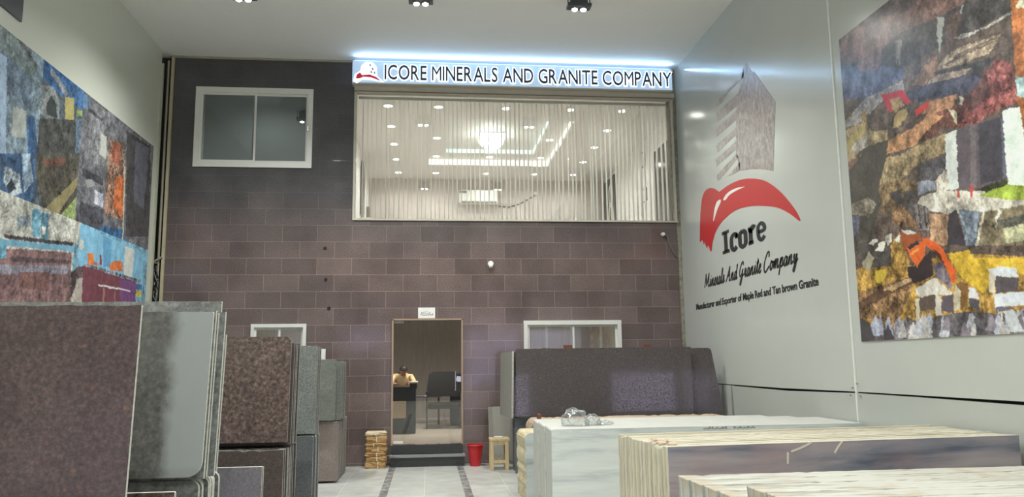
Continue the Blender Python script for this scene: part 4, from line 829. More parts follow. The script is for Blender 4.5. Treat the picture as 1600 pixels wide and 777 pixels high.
for pp in ([(113, 278), (118, 225), (130, 182), (148, 168), (150, 182), (135, 215), (120, 260)], [(163, 168), (185, 135), (225, 112), (272, 103), (235, 120), (195, 145), (175, 170)]):
    mb.prism(smooth(wl(pp), 4, True), lambda a, b, c: (LX+c, a, b), -.005, -.003)
mb.build('highlight', M_WHITE, t)
# "Icore" in slab serif strokes: u along the wall, v up
y0, y1, zb_, zt_2 = W(1129, 380, 0, LX)[1], W(1196, 365, 0, LX)[1], 3.37, 3.68
def wfn(ya, yb, u1, za, hh):
    return lambda a, b, c: (LX+c, ya+(yb-ya)*a/u1, za+hh*b)
ICO = [('I', .52, [[(.26, .08), (.26, .92)]], [[(.0, .07), (.52, .07)], [(.0, .93), (.52, .93)]]),
       ('c', .52, [[(.46, .50), (.42, .64), (.26, .68), (.10, .58), (.06, .35), (.10, .12), (.26, .02), (.44, .12)]], [[(.46, .48), (.46, .68)]]),
       ('o', .52, [[(.26, .68), (.08, .58), (.06, .35), (.08, .12), (.26, .02), (.44, .12), (.46, .35), (.44, .58), (.26, .68)]], []),
       ('r', .50, [[(.18, .04), (.18, .64)], [(.18, .45), (.26, .62), (.36, .68), (.46, .60)]], [[(.02, .05), (.34, .05)], [(.02, .63), (.18, .63)]]),
       ('e', .50, [[(.08, .37), (.44, .37), (.44, .56), (.26, .68), (.08, .56), (.06, .33), (.12, .10), (.28, .02), (.45, .14)]], [])]
tot = sum(w for _, w, _, _ in ICO)+.10*4; fn = wfn(y0, y1, tot, zb_, .355); u = 0
for ch, w, thick, thin in ICO:
    mb = MB()
    for pp in thick: ribbon(mb, [(u+a, b) for a, b in pp],   .25 if ch != 'e' else .2, fn, -.004, 0, k=4, hv=(1, .72))
    for pp in thin: ribbon(mb, [(u+a, b) for a, b in pp], .15, fn, -.004, 0, k=1)
    mb.build('letter', M_INK, t); u += w+.10
# brush script line, every letter drawn as strokes
SC = {'M': (1.1, [[(.0, .0), (.1, .5), (.16, 1.0)], [(.16, 1.0), (.42, .1)], [(.42, .1), (.78, 1.0)], [(.78, 1.0), (.78, .2), (.88, .02), (1.05, .15)]]),
 'i': (.3, [[(.0, .12), (.12, .52), (.10, .1), (.18, .02), (.3, .15)], [(.16, .72), (.18, .76)]]),
 'n': (.55, [[(.0, .1), (.1, .5), (.06, .0)], [(.07, .2), (.22, .5), (.32, .45), (.30, .1), (.38, .02), (.52, .15)]]),
 'e': (.4, [[(.0, .15), (.2, .3), (.26, .46), (.16, .52), (.06, .3), (.1, .05), (.22, .0), (.38, .15)]]),
 'r': (.4, [[(.0, .12), (.1, .5), (.22, .46), (.16, .12), (.24, .02), (.38, .15)]]),
 'a': (.5, [[(.3, .45), (.16, .52), (.04, .3), (.06, .05), (.18, .02), (.32, .3), (.34, .5), (.3, .1), (.38, .02), (.5, .15)]]),
 'l': (.3, [[(.0, .15), (.2, .7), (.2, 1.0), (.1, .9), (.08, .2), (.16, .02), (.3, .15)]]),
 's': (.38, [[(.0, .12), (.18, .54), (.24, .3), (.2, .05), (.06, .02)], [(.2, .05), (.38, .15)]]),
 'A': (.8, [[(-.05, .0), (.2, .35), (.5, 1.0)], [(.5, 1.0), (.5, .4), (.56, .02), (.7, .1)], [(.12, .38), (.6, .42)]]),
 'd': (.52, [[(.3, .45), (.16, .52), (.04, .3), (.06, .05), (.18, .02), (.32, .4), (.42, 1.0)], [(.42, 1.0), (.34, .2), (.4, .02), (.52, .15)]]),
 'G': (.8, [[(.55, .8), (.5, 1.0), (.3, .95), (.08, .6), (.06, .25), (.2, .1), (.4, .25), (.52, .55)], [(.52, .55), (.48, .0), (.36, -.4), (.2, -.4), (.3, -.1), (.7, .2)]]),
 't': (.32, [[(.0, .15), (.2, .9), (.12, .2), (.18, .02), (.32, .15)], [(.02, .62), (.3, .68)]]),
 'C': (.8, [[(.6, .8), (.58, 1.05), (.4, 1.1), (.12, .7), (.04, .25), (.18, -.05), (.4, .0), (.7, .25)]]),
 'o': (.46, [[(.2, .52), (.05, .35), (.08, .05), (.2, .0), (.32, .25), (.24, .5), (.3, .4), (.46, .42)]]),
 'm': (.75, [[(.0, .1), (.1, .5), (.06, .0)], [(.07, .2), (.2, .5), (.28, .45), (.25, .0)], [(.26, .2), (.4, .5), (.5, .45), (.48, .1), (.56, .02), (.72, .15)]]),
 'p': (.5, [[(.0, .2), (.12, .55), (.0, -.45)], [(.08, .2), (.22, .52), (.34, .4), (.3, .08), (.14, .02)], [(.28, .05), (.5, .15)]]),
 'y': (.5, [[(.0, .3), (.1, .5), (.08, .12), (.18, .02), (.34, .5)], [(.34, .5), (.3, -.1), (.16, -.45), (.06, -.35), (.2, -.05), (.5, .2)]])}
# the line runs from y=12.81 to y=9.43 and swells to the right
s_txt = 'Minerals And Granite Company'; tot = sum(.3 if c == ' ' else SC[c][0] for c in s_txt); ya, yb = W(1101, 448, 0, LX)[1], W(1247, 415, 0, LX)[1]
mb = MB(); u = 0
def sfn(a, b, c):
    k = a/tot; yy = ya+(yb-ya)*(.93*k+.07*k*k); h = .225; return (LX+c, yy-.07*b, 2.925+h*b)
for c in s_txt:
    if c == ' ': u += .3; continue
    for pp in SC[c][1]: ribbon(mb, [(u+a, b) for a, b in pp], .125, sfn, -.004, 0, k=4)
    u += SC[c][0]
mb.build('script_lettering', M_INK, t)
ya, yb = W(1088, 479, 0, LX)[1], W(1279, 440, 0, LX)[1]; ws = []; x = 0
for wd in 'Manufacturer and Exporter of Maple Red and Tan brown Granite'.split():
    V, Fs = text2d(wd, .026); xs = [v[0] for v in V]; ws.append((x-min(xs), V, Fs)); x += max(xs)-min(xs)+.3
tot = x-.3
for gx, V, Fs in ws:
    fn = lambda a, b, c, gx=gx: (LX+c, ya+(yb-ya)*(a+gx)/tot, 2.585+b*.148)
    relief(MB(), V, Fs, fn, 0, -.004).build('printed_word', M_INK, t)
t = thing('wall_emblem', (XW, 7.9, 5.7), 'small dark printed mark at the very top edge above the quarry poster', 'wall mark')
mb = MB(); fn = lambda a, b, c: (LX+c, a, b)
for pp in ([(8.0, 5.95), (7.93, 5.72), (7.88, 5.9)], [(7.9, 5.95), (7.82, 5.74), (7.75, 5.95)]): ribbon(mb, pp, .04, fn, -.003, 0, k=2)
mb.build('strokes', M_INK, t)

# ------------------------------------------------------------------ stone slabs
ORD = ['front', 'second', 'third', 'fourth', 'fifth', 'sixth', 'seventh', 'eighth', 'ninth', 'tenth', 'eleventh', 'twelfth', 'thirteenth', 'fourteenth', 'fifteenth', 'sixteenth', 'seventeenth', 'eighteenth', 'nineteenth', 'twentieth', 'twenty-first', 'twenty-second', 'twenty-third', 'rearmost']
def slab(A, B, z0, z1, th, lean, mats, label, group=None, corner=(0, 0, 0, 0), jag=0, seed=0, name='stone_slab', cat='slab', jl=0, wob=0, skew=0):
    """A, B floor points (x, y) of the front lower edge; lean is how far the top leans back; corner radii bl, br, tr, tl"""
    A = Vector((*A, 0)); B = Vector((*B, 0)); L = (B-A).length; d = (B-A)/L; nrm = Vector((-d.y, d.x, 0)); h = z1-z0; rg = random.Random(seed)
    ol = []
    def arc(cx, cy, r, a0, a1):
        return [(cx+r*math.cos(a0+(a1-a0)*i/6), cy+r*math.sin(a0+(a1-a0)*i/6)) for i in range(7)] if r > 0 else [(cx, cy)]
    bl, br, tr, tl = corner; pi = math.pi
    ol += arc(bl, bl, bl, pi, 1.5*pi) if bl else [(0, 0)]
    ol += arc(L-br, br, br, 1.5*pi, 2*pi) if br else [(L, 0)]
    if wob: ol += [(L+rg.uniform(-wob, wob), h*k/12) for k in range(1, 12)]
    ol += arc(L-tr, h-tr, tr, 0, .5*pi) if tr else [(L, h)]
    if jag:
        n = int(L/.05); ol += [(L-(tr or 0)-(L-(tr or 0)-(tl or 0))*k/n, h-abs(rg.gauss(0, jag))) for k in range(1, n)]
    ol += arc(tl, h-tl, tl, .5*pi, pi) if tl else [(0, h)]
    if jl: ol += [(rg.uniform(-jl, jl), h*(1-k/16)) for k in range(1, 16)]
    def fn(a, b, c):
        p = A+d*(a-skew*(b/h)*(a/L))+nrm*(c+lean*b/h); return (p.x, p.y, z0+b)
    o = MB().prism(ol, fn, 0, th, 0, 1).build(name, mats)
    bv = o.modifiers.new('b', 'BEVEL'); bv.width = min(.004, th*.2); bv.segments = 1; bv.limit_method = 'ANGLE'; bv.angle_limit = 1.0
    return tag(o, label, cat, group, 'thing')
def pack(n, A, B, z0, z1, th, pitch, lean, mats, what, group, front=None, vx=.012, vz=.012, seed=0, rev=False, **k):
    rg = random.Random(seed); A = Vector((*A, 0)); B = Vector((*B, 0)); d = (B-A).normalized(); nrm = Vector((-d.y, d.x, 0)); y = 0
    kf = dict(k); 
    for i in range(n):
        oa, ob = (rg.uniform(-vx, vx), rg.uniform(-vx, vx)) if i else (0, 0)
        a = A+nrm*(i*pitch)+d*oa; b = B+nrm*(i*pitch)+d*ob; zz = z1-(abs(rg.uniform(-vz, vz)) if i else 0)
        lab = front if (i == 0 and front) else '%s, %s from the front' % (what, ORD[min(i, 23)] if i else 'first')
        slab((a.x, a.y), (b.x, b.y), z0, zz, th, lean, mats, lab, group, seed=seed*50+i, **k)
E_LIGHT = rough_stone('sawn pale stone edge', (160, 160, 150), (196, 196, 186), (8, 8, 30), .3)
E_GREY = rough_stone('sawn grey stone edge', (112, 112, 108), (150, 150, 145), (8, 8, 30), .3)
G_BROWN = granite('polished tan brown granite', (60, 48, 50), (82, 67, 68), (104, 85, 83), 46, .14, .5, (140, 96, 80), .7)
G_BROWN2 = granite('speckled red brown granite', (62, 52, 50), (98, 84, 80), (136, 118, 110), 30, .16, .3, (150, 122, 108), .6, 2)
G_BROWND = granite('dull brown granite', (60, 52, 50), (82, 72, 68), (100, 90, 84), 60, .35, .3, (122, 110, 100), .3, 3)
G_GREYD = granite('mottled grey granite', (92, 94, 92), (124, 126, 123), (150, 152, 148), 26, .18, .5, (150, 150, 146), .2, 4)
G_GREEN = granite('salt and pepper grey green granite', (94, 98, 96), (128, 132, 129), (168, 172, 167), 70, .3, .2, (190, 195, 188), .5, 5)
G_GREY = granite('dull grey green granite', (98, 102, 96), (118, 122, 115), (134, 137, 129), 40, .4, .4, (140, 142, 134), .3, 6)
G_BLUE = granite('slate grey granite', (84, 88, 90), (104, 108, 109), (120, 124, 124), 50, .3, .4, (125, 128, 128), .2, 7)
G_TAUPE = granite('dusty taupe granite', (116, 104, 98), (136, 124, 117), (152, 140, 132), 55, .5, .3, (160, 148, 138), .3, 8)
G_MAUVE = granite('mauve grey granite', (100, 96, 102), (120, 116, 122), (138, 134, 138), 60, .3, .4, (140, 136, 140), .2, 9)
def stained(base):
    """polished face with a paler dusty band towards one end"""
    t = NT('grey granite with pale dusty patch'); v = t.coords(); a = t.ramp(t.noise(v, 26, 6, .7), [(.33, (74, 75, 73)), (.55, (98, 97, 93)), (.7, (116, 114, 109))])
    sp = t.new('ShaderNodeSeparateXYZ'); t.l.new(v, sp.inputs[0]); ad = t.new('ShaderNodeMath', operation='MULTIPLY_ADD'); t.l.new(t.noise(v, 5, 4), ad.inputs[0]); ad.inputs[1].default_value = .16; t.l.new(sp.outputs['X'], ad.inputs[2])
    m = t.ramp(ad.outputs[0], [(.98, 0.0), (1.0, 1.0)])
    mm = t.new('ShaderNodeMapRange'); mm.inputs['From Min'].default_value = 1.22; mm.inputs['From Max'].default_value = 1.3; t.l.new(ad.outputs[0], mm.inputs[0])
    t.color(t.mix(mm.outputs[0], a, (142, 147, 144))); t.rough(t.ramp(mm.outputs[0], [(0, .14), (1, .5)])); return t.m
G_STAIN = stained(None)

# --- left rows, upper tier (each stands on the pack below)
slab((-4.1, 3.69), (-1.3, 3.69), 1.14, 1.985, .02, .07, [G_BROWN, E_LIGHT], 'big polished tan brown slab nearest the viewer on the left', 'upper slabs on the left', jag=.004)
pack(4, (-4.05, 3.74), (-1.42, 3.74), 1.14, 1.93, .025, .045, .07, [G_BROWND, E_GREY], 'brown slab hidden right behind the big tan brown slab', 'upper slabs on the left', seed=3)
slab((-4.1, 4.87), (-1.305, 4.87), 1.07, 2.035, .025, .13, [G_STAIN, E_LIGHT], 'grey slab, pale dusty right half and rounded lower corner, second row on the left', 'upper slabs on the left', corner=(0, .08, .01, 0), jag=.002)
for i in range(4):
    slab((-4.05, 4.93+i*.065), (-1.29+random.uniform(-.02, .02), 4.93+i*.065), 1.05, 2.045-.01*(i % 2), .03, .13, [G_GREYD, E_LIGHT], 'pale edged slab behind the dusty grey slab, %s of four from the front' % ORD[i].replace('front', 'first'), 'upper slabs on the left', seed=i)
slab((-4.1, 5.2), (-1.34, 5.2), 1.05, 2.125, .03, .12, [G_GREYD, E_LIGHT], 'taller grey slab whose top strip rises above the second row', 'upper slabs on the left', jag=.002)
slab((-4.1, 5.75), (-1.44, 5.75), .98, 1.93, .03, .13, [G_GREY, E_LIGHT], 'thin slab edge peeping out between the second and third rows', 'upper slabs on the left')
slab((-3.9, 7.7), (-1.3, 7.7), 1.0, 1.98, .03, .1, [G_BROWN2, E_GREY], 'shiny speckled red brown slab with a rounded upper corner, third row on the left', 'upper slabs on the left', corner=(0, 0, .06, 0))
pack(7, (-3.9, 7.76), (-1.28, 7.76), .97, 1.92, .03, .062, .1, [G_BROWND, E_GREY], 'brown slab stacked behind the shiny speckled slab', 'upper slabs on the left', seed=5)
slab((-3.9, 9.28), (-1.27, 9.28), .94, 1.93, .03, .1, [G_GREEN, E_GREY], 'narrow looking salt and pepper grey green slab, fourth row on the left', 'upper slabs on the left', corner=(0, 0, .02, 0))
pack(5, (-3.9, 9.34), (-1.27, 9.34), .93, 1.92, .04, .07, .1, [G_GREY, E_GREY], 'grey green slab stacked behind the salt and pepper slab', 'upper slabs on the left', seed=6)
slab((-3.9, 12.05), (-1.36, 12.05), .90, 1.79, .03, .06, [G_GREY, E_GREY], 'dull grey green slab in the far left row near the facade', 'upper slabs on the left', corner=(0, .03, .03, 0))
pack(8, (-3.9, 12.13), (-1.28, 12.13), .90, 1.77, .05, .085, .04, [G_GREY, E_GREY], 'grey slab stacked behind the far left dull grey slab', 'upper slabs on the left', seed=7, corner=(0, .01, .02, 0))
# --- left rows, lower tier
pack(9, (-4.2, 3.62), (-1.42, 3.62), 0, 1.13, .035, .05, .0, [G_BROWND, E_GREY], 'brown slab in the lower stack nearest the viewer on the left', 'lower slabs on the left', seed=11)
slab((-4.1, 4.35), (-1.3, 4.35), 0, 1.062, .03, .03, [G_BROWN2, E_LIGHT], 'short purple brown slab in front of the lower second row on the left', 'lower slabs on the left')
pack(8, (-4.1, 4.9), (-1.33, 4.9), 0, 1.045, .035, .062, .03, [G_GREYD, E_LIGHT], 'pale edged grey slab of the lower second row on the left', 'lower slabs on the left', seed=12, corner=(0, 0, .05, 0))
pack(3, (-4.0, 6.55), (-1.3, 6.55), 0, .915, .022, .035, .04, [G_MAUVE, E_LIGHT], 'mauve grey slab leaning low before the third row', 'lower slabs on the left', front='mauve grey slab with a bright edge, standing low before the third row on the left', seed=13)
pack(12, (-3.95, 7.5), (-1.3, 7.5), 0, .95, .035, .062, .03, [G_BROWND, E_GREY], 'brown slab with broken top edge under the shiny speckled slab', 'lower slabs on the left', seed=14, jag=.008)
pack(9, (-3.95, 9.18), (-1.27, 9.18), 0, .925, .05, .065, .02, [G_BLUE, E_GREY], 'slate grey slab under the salt and pepper slab', 'lower slabs on the left', seed=15, corner=(0, 0, .02, 0))
pack(15, (-3.95, 12.1), (-1.31, 12.1), 0.03, .885, .05, .085, .03, [G_TAUPE, E_GREY], 'dusty taupe slab in the far left lower row', 'lower slabs on the left', seed=16, corner=(0, .02, .02, 0))
for i, (xx, yy) in enumerate(((-3.3, 12.7), (-1.9, 12.7))): tag(MB().bbox(xx-.05, xx+.05, yy-.7, yy+.7, 0, .03, .005).build('floor_batten', plain('dark timber', (80, 66, 54), .8)), 'wood batten under the far left taupe slabs, %s one' % ['left', 'right'][i], 'batten')

# --- right rows
G_DARK = granite('dark brown black granite', (62, 57, 56), (86, 80, 78), (102, 95, 93), 75, .2, .15, (120, 112, 118), .4, 12, sparkle=True)
slab((1.37, 12.42), (4.08, 12.04), .88, 1.925, .03, .048, [G_DARK, E_GREY], 'long dark brown granite slab leaning on the right with a violet sheen', 'dark slabs on the right', corner=(0, 0, .01, .01))
slab((1.6, 12.455), (4.56, 12.04), .89, 1.905, .03, .048, [G_DARK, E_GREY], 'dark granite slab sticking out at the right end behind the long dark one', 'dark slabs on the right', corner=(0, 0, .05, 0), skew=.15)
pack(3, (1.36, 12.56), (4.3, 12.16), .88, 1.88, .03, .06, .048, [G_DARK, E_GREY], 'dark slab stacked behind the long dark slab', 'dark slabs on the right', seed=21)
slab((1.21, 13.5), (1.30, 12.5), .85, 1.885, .03, .02, [plain('pale grey stone', (152, 151, 144), .5), E_LIGHT], 'pale grey slab end facing the aisle beside the long dark slab', 'right end slabs', corner=(0, .01, .01, .06))
pack(10, (1.36, 12.6), (4.4, 12.35), 0, .845, .05, .09, .02, [G_BLUE, E_GREY], 'slate grey slab under the long dark slab', 'slate slabs on the right', seed=22, vx=.03)
for k, (xa, xb) in enumerate(((2.2, 2.34), (3.52, 3.65))):
    p_ = tag(MB().bbox(xa, xb, 12.8, 12.84, .846, 1.99, .006).build('wood_wedge', plain('red brown wood', (120, 72, 58), .7)), 'red brown wood stake showing above the long dark slab, %s one' % ['left', 'right'][k], 'stake', 'wood stakes behind the dark slab')
# leaning grey slab by the stool
slab((1.06, 13.72), (1.5, 13.78), 0, .96, .03, .15, [plain('plain grey stone', (150, 146, 138), .5), E_LIGHT], 'small grey slab leaning against the facade beside the wooden stool', None, corner=(0, 0, 0, .02))
# rough blocks
M_WBLUE = marble('cool white marble', (202, 207, 204), (164, 174, 178), (.7, 3, 7), .45, .5)
M_WTOP = rough_stone('sawn white marble', (172, 171, 163), (196, 196, 189), (1, 22, 1), .3)
M_YEL = rough_stone('rough yellow grey stone', (170, 154, 118), (214, 204, 176), (6, 6, 8), .9)
M_TAN = rough_stone('rough tan stone', (150, 124, 104), (196, 176, 152), (3, 8, 8), .8)
slab((1.22, 10.05), (4.3, 10.15), 0, .83, .75, .0, [M_WBLUE, M_YEL], 'rough edged white block with yellowish broken left end', None, corner=(0, 0, 0, .06), jl=.012, seed=31, name='stone_block', cat='block')
slab((1.42, 10.95), (4.2, 11.0), 0, .93, .55, .0, [M_TAN, M_TAN], 'rough tan block behind the white marble slabs', None, corner=(0, 0, 0, .1), jl=.012, jag=.008, seed=32, name='stone_block', cat='block')
tag(MB().bbox(1.52, 1.57, 11.1, 11.2, .93, 1.0, .01).build('wood_chip', plain('red brown wood', (120, 72, 58), .7)), 'small red brown wood offcut on the tan block', 'wood piece')
# white marble pack
for i in range(6):
    y = 8.12+i*.25
    ws_ = slab((1.25+.012*(i % 2), y), (4.6-(0 if i < 4 else .25*(i-3)), y), 0, 1.03, .243, .0, [M_WBLUE, M_WTOP], 'thick white marble slab in the pack behind the writing, %s from the front' % ORD[i] if i else 'thick white marble slab with ink writing along its top edge', 'white marble slabs', corner=(0, 0, .01, .02), seed=40+i)
# ink writing on the front white slab
mb = MB(); fn = lambda a, b, c: (a, 8.12+c, b); rg = random.Random(3)
for (xa, xb) in ((W(1099, 668, 1, 8.12)[0], W(1135, 668, 1, 8.12)[0]), (W(1146, 668, 1, 8.12)[0], W(1178, 668, 1, 8.12)[0])):
    zc = W(1120, 669, 1, 8.12)[2]; x = xa
    while x < xb:
        k = rg.choice([0, 1, 2]); w = rg.uniform(.018, .03)
        if k == 0: pp = [(x, zc), (x+w*.5, zc-.01), (x+w, zc+.004)]
        elif k == 1: pp = [(x, zc+.014), (x+.004, zc-.006), (x+w, zc-.004)]
        else: pp = [(x, zc), (x+w*.4, zc+.012), (x+w*.8, zc), (x+w*.4, zc-.008), (x, zc)]
        ribbon(mb, pp, .005, fn, -.0015, .0, k=3); x += w+.006
INK = mb
# plastic bag
def crumple(name, c, s, seed, mat, parent):
    bm = bmesh.new(); bmesh.ops.create_icosphere(bm, subdivisions=4, radius=1)
    for v in bm.verts:
        n1 = mnoise.noise(v.co*2.2+Vector((seed, 0, 0))); n2 = abs(mnoise.noise(v.co*4+Vector((0, seed, 0))))
        v.co *= 1+.35*n1+.16*n2-.1
        if v.co.z < -.55: v.co.z = -.55
        v.co = Vector((c[0]+v.co.x*s[0], c[1]+v.co.y*s[1], c[2]+(v.co.z+.55)*s[2]))
    return MB().bm(bm).build(name, mat, parent)
def film():
    t = NT('clear plastic film'); t.n.remove(t.b); tr = t.new('ShaderNodeBsdfTransparent'); tr.inputs[0].default_value = (.93, .94, .94, 1); gl = t.new('ShaderNodeBsdfGlossy'); gl.inputs['Roughness'].default_value = .12
    df = t.new('ShaderNodeBsdfDiffuse'); df.inputs[0].default_value = (.5, .52, .52, 1); lw_ = t.new('ShaderNodeLayerWeight'); lw_.inputs[0].default_value = .35
    m1 = t.new('ShaderNodeMixShader'); m1.inputs[0].default_value = .35; t.l.new(df.outputs[0], m1.inputs[1]); t.l.new(gl.outputs[0], m1.inputs[2])
    mr = t.new('ShaderNodeMapRange'); mr.inputs['To Min'].default_value = .12; mr.inputs['To Max'].default_value = .95; t.l.new(lw_.outputs['Facing'], mr.inputs[0])
    m2 = t.new('ShaderNodeMixShader'); t.l.new(mr.outputs[0], m2.inputs[0]); t.l.new(tr.outputs[0], m2.inputs[1]); t.l.new(m1.outputs[0], m2.inputs[2]); t.l.new(m2.outputs[0], t.out.inputs['Surface']); return t.m
M_FILM = film(); bx = W(898, 665, 2, 1.035)
t = thing('plastic_bag', tuple(bx), 'crumpled clear plastic bag lying on the white marble slabs', 'plastic bag')
crumple('bag_body', (bx[0], bx[1], 1.032), (.15, .12, .115), 2, M_FILM, t); crumple('bag_neck', (bx[0]+.2, bx[1]+.02, 1.032), (.09, .08, .075), 5, M_FILM, t); crumple('bag_tail', (bx[0]+.33, bx[1]+.03, 1.032), (.1, .06, .035), 8, M_FILM, t)
# laminated pack with the violet front slab
def violet():
    t = NT('violet grey banded marble'); v = t.coords(rot=(0, math.radians(28), 0), scale=(.8, 1, 7)); n = t.noise(v, 1.1, 6, .55, .3)
    c = t.ramp(n, [(.34, (98, 101, 115)), (.45, (130, 130, 141)), (.56, (156, 148, 152)), (.68, (170, 160, 161))]); cl = t.noise(t.coords(), 1.4, 3); t.color(t.mix(t.ramp(cl, [(.45, 0.0), (.7, .5)]), c, (170, 140, 138))); t.rough(.22); return t.m
M_VIO = violet(); M_CRE = rough_stone('cream sawn stone edge', (186, 179, 160), (206, 200, 184), (.8, 14, .8), .05)
M_CRE2 = rough_stone('yellowish sawn stone edge', (168, 160, 134), (194, 187, 164), (.8, 14, .8), .05)
VS = []; A0 = np.array((1.70, 5.60)); dv = np.array((2.88, .25)); dv = dv/np.hypot(*dv); nv = np.array((-dv[1], dv[0]))
for i in range(24):
    a = A0+nv*(i*.0455)+dv*random.uniform(-.008, .008); b_x = 4.58; L = (b_x-a[0])/dv[0]-.02*abs(math.sin(i)); b = a+dv*L
    top = 1.10+(random.uniform(-.010, .002) if i else 0)-(.02 if i == 22 else 0)
    vs_ = slab(tuple(a), tuple(b), 0, top, .0425, 0, [M_VIO if i == 0 else M_CRE, [M_CRE, M_CRE2][i % 2]], 'cream edged slab in the tight pack behind the violet slab, %s from the front' % ORD[i] if i else 'violet grey banded marble slab with cream edge in front of the tight pack', 'slabs in the tight cream edged pack', seed=60+i, jl=.003, jag=.0012 if i else 0, corner=(0, 0, 0, .03 if 1 < i < 6 else 0))
# chipped veins on the violet face
VS = [o for o in bpy.data.objects if o.get('label', '').startswith('violet grey banded')][0]
WSL = [o for o in bpy.data.objects if o.get('label', '').startswith('thick white marble slab with ink')][0]
def vface(u, z, c): p = A0+dv*u+nv*c; return (p[0], p[1], z)
INK.build('ink_writing', plain('black ink', (40, 40, 44), .7), WSL)
for px_ in ([(1236, 706), (1252, 700), (1262, 695), (1268, 691)], [(1231, 707), (1231, 725)], [(1304, 708), (1310, 698), (1316, 690)]):
    q2 = []
    for (x, y) in px_:
        r = AR*((x-800)/F)-AU*((y-388.5)/F)+AF; k = ((A0-CAMP[:2]) @ nv)/(r[:2] @ nv); p3 = CAMP+r*k; q2.append((float((p3[:2]-A0) @ dv), float(p3[2])))
    ribbon(MB(), q2, .014, vface, -.0015, .0005, k=2).build('filled_crack', plain('cream resin', (214, 208, 190), .5), VS)
# broken lumps at the near left corner of the pack
t = None
rg = random.Random(12)
for k in range(7):
    bm = bmesh.new(); bmesh.ops.create_icosphere(bm, subdivisions=2, radius=1); p = A0+nv*(.1+.05*k)+dv*rg.uniform(.03, .12); sz = rg.uniform(.018, .034)
    for v in bm.verts: v.co = v.co*(1+.5*mnoise.noise(v.co*2+Vector((k*5, 0, 0)))); v.co = Vector((p[0]+v.co.x*sz*1.5, p[1]+v.co.y*sz*.7, 1.098+sz*.35+v.co.z*sz*.6))
    tag(MB().bm(bm).build('stone_chip', plain('pinkish broken stone', (196, 176, 156), .9, var=.12)), 'pinkish stone chip on the cream edged pack corner, %s from the front' % (ORD[k] if k else 'first'), 'stone chip', 'stone chips on the cream edged pack')
# near right pack
M_GR = marble('white marble with fine grey streaks', (188, 186, 176), (138, 135, 124), (1.0, 11, 1.5), .6, 1.1, stain=(168, 150, 122), bump=.5)
M_GRS = marble('white marble sawn side', (196, 198, 190), (150, 154, 150), (8, 8, 1.2), .6, 1.0, bump=.6)
for i in range(4):
    y = 4.78-.2*(i+1); tag(slab((1.50+.01*i, y), (4.45, y), 0, 1.02, .195, 0, [M_GRS, M_GR], 'streaked white marble slab behind the nearest pair at lower right, %s from the back' % ['first', 'second', 'third', 'fourth'][i], 'streaked slabs at lower right', seed=80+i, jag=.002, jl=.004))
for i in range(4):
    y = 3.97-.21*(i+1); tag(slab((1.60+.01*i, y), (4.45, y), 0, 1.075, .205, 0, [M_GRS, M_GR], 'streaked white marble slab nearest the viewer at lower right, %s from the back' % ['first', 'second', 'third', 'fourth'][i], 'streaked slabs at lower right', seed=90+i, jag=.002, jl=.004))

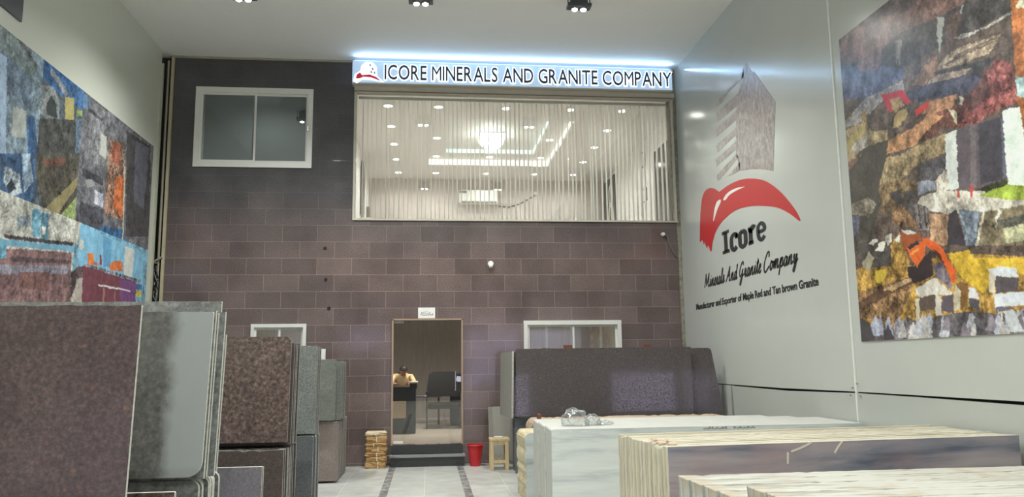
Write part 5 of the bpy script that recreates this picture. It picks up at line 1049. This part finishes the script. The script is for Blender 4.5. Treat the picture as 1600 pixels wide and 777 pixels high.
# ------------------------------------------------------------------ small things on the floor
# brown paper wrapped bundles
M_KRAFT = NT('brown kraft paper'); v = M_KRAFT.coords(scale=(5, 5, 40)); n_ = M_KRAFT.noise(v, 2, 6, .6); M_KRAFT.color(M_KRAFT.ramp(n_, [(.3, (150, 112, 66)), (.6, (196, 160, 108))])); M_KRAFT.rough(.8); M_KRAFT.bump(n_, .8, .02); M_KRAFT = M_KRAFT.m
z = 0; hs = (.115, .08, .065, .09, .075, .1, .07)
for k, h in enumerate(hs):
    off = (.0, .01, -.005, .01, .005, .012, .0)[k]; w = .165
    bm = bmesh.new(); bmesh.ops.create_cube(bm, size=1); bmesh.ops.subdivide_edges(bm, edges=bm.edges[:], cuts=7, use_grid_fill=True)
    for v_ in bm.verts:
        p = v_.co.copy(); n3 = mnoise.noise(Vector((p.x*4+k*3, p.y*4, p.z*3)))*.03; r = 1-.10*abs(p.z*2)**3
        v_.co = Vector((-.86+off+p.x*2*w*r+n3*(abs(p.x) > .3), 13.77+p.y*.26*r+n3*(p.y < -.3), z+h*.5+p.z*h*.98))
    t = thing('paper_bundle', (-.86+off, 13.77, z), 'brown paper wrapped bundle in the stack left of the door, %s' % ['lowest', 'second from the floor', 'third from the floor', 'middle', 'third from the top', 'second from the top', 'topmost with pale wrapping'][k], 'bundle', 'paper bundles stacked by the door')
    MB().bm(bm).build('wrapping', M_KRAFT if k < 6 else plain('pale crumpled paper', (206, 188, 158), .8, var=.15), t, smooth=True)
    sx_ = -.86+off+random.uniform(-.05, .05); MB().box(sx_-.006, sx_+.006, 13.625, 13.635, z+.004, z+h-.004).build('strap', plain('cream strap', (232, 222, 196), .6), t)
    z += h
# bucket
t = thing('bucket', (.80, 13.66, 0), 'red plastic bucket on the floor right of the steps', 'bucket')
MB().lathe((.80, 13.66, 0), [(.085, 0), (.088, .01), (.128, .32), (.14, .325), (.142, .345), (.130, .345), (.124, .32), (.082, .015), (.0, .015)], 28, cap=False).lathe((.8, 13.66, 0), [(.0, .0), (.085, .001)], 28, cap=False).build('body', plain('red plastic', (190, 38, 44), .35), t, smooth=True)
MB().lathe((.80, 13.66, .345), [(.145, -.012), (.15, .0), (.145, .01), (.135, .008)], 28, cap=False).build('rim', plain('bright red rim', (205, 50, 56), .35), t, smooth=True)
# stool
t = thing('wooden_stool', (1.15, 13.15, 0), 'small pale wooden stool by the grey slab ends right of the bucket', 'stool')
M_PINE = NT('pale pine'); v = M_PINE.coords(scale=(20, 20, 2)); M_PINE.color(M_PINE.ramp(M_PINE.noise(v, 2, 4), [(.3, (196, 172, 128)), (.7, (224, 204, 162))])); M_PINE.rough(.6); M_PINE = M_PINE.m
MB().bbox(1.0, 1.32, 13.02, 13.32, .46, .50, .006).build('seat', M_PINE, t)
for a in (1.035, 1.275):
    for b in (13.05, 13.29): MB().bbox(a-.028, a+.028, b-.022, b+.022, 0, .46, .004).build('leg', M_PINE, t)
for b in (13.05, 13.29): MB().box(1.06, 1.25, b-.012, b+.012, .11, .155).build('stretcher', M_PINE, t); MB().box(1.06, 1.25, b-.012, b+.012, .40, .46).build('apron', M_PINE, t)
for a in (1.035, 1.275): MB().box(a-.012, a+.012, 13.07, 13.27, .11, .155).build('stretcher', M_PINE, t)
tag(MB().bbox(1.08, 1.22, 13.1, 13.2, .501, .525, .01).build('cloth_scrap', plain('white cloth', (232, 228, 214), .8)), 'white scrap lying on top of the wooden stool', 'scrap')
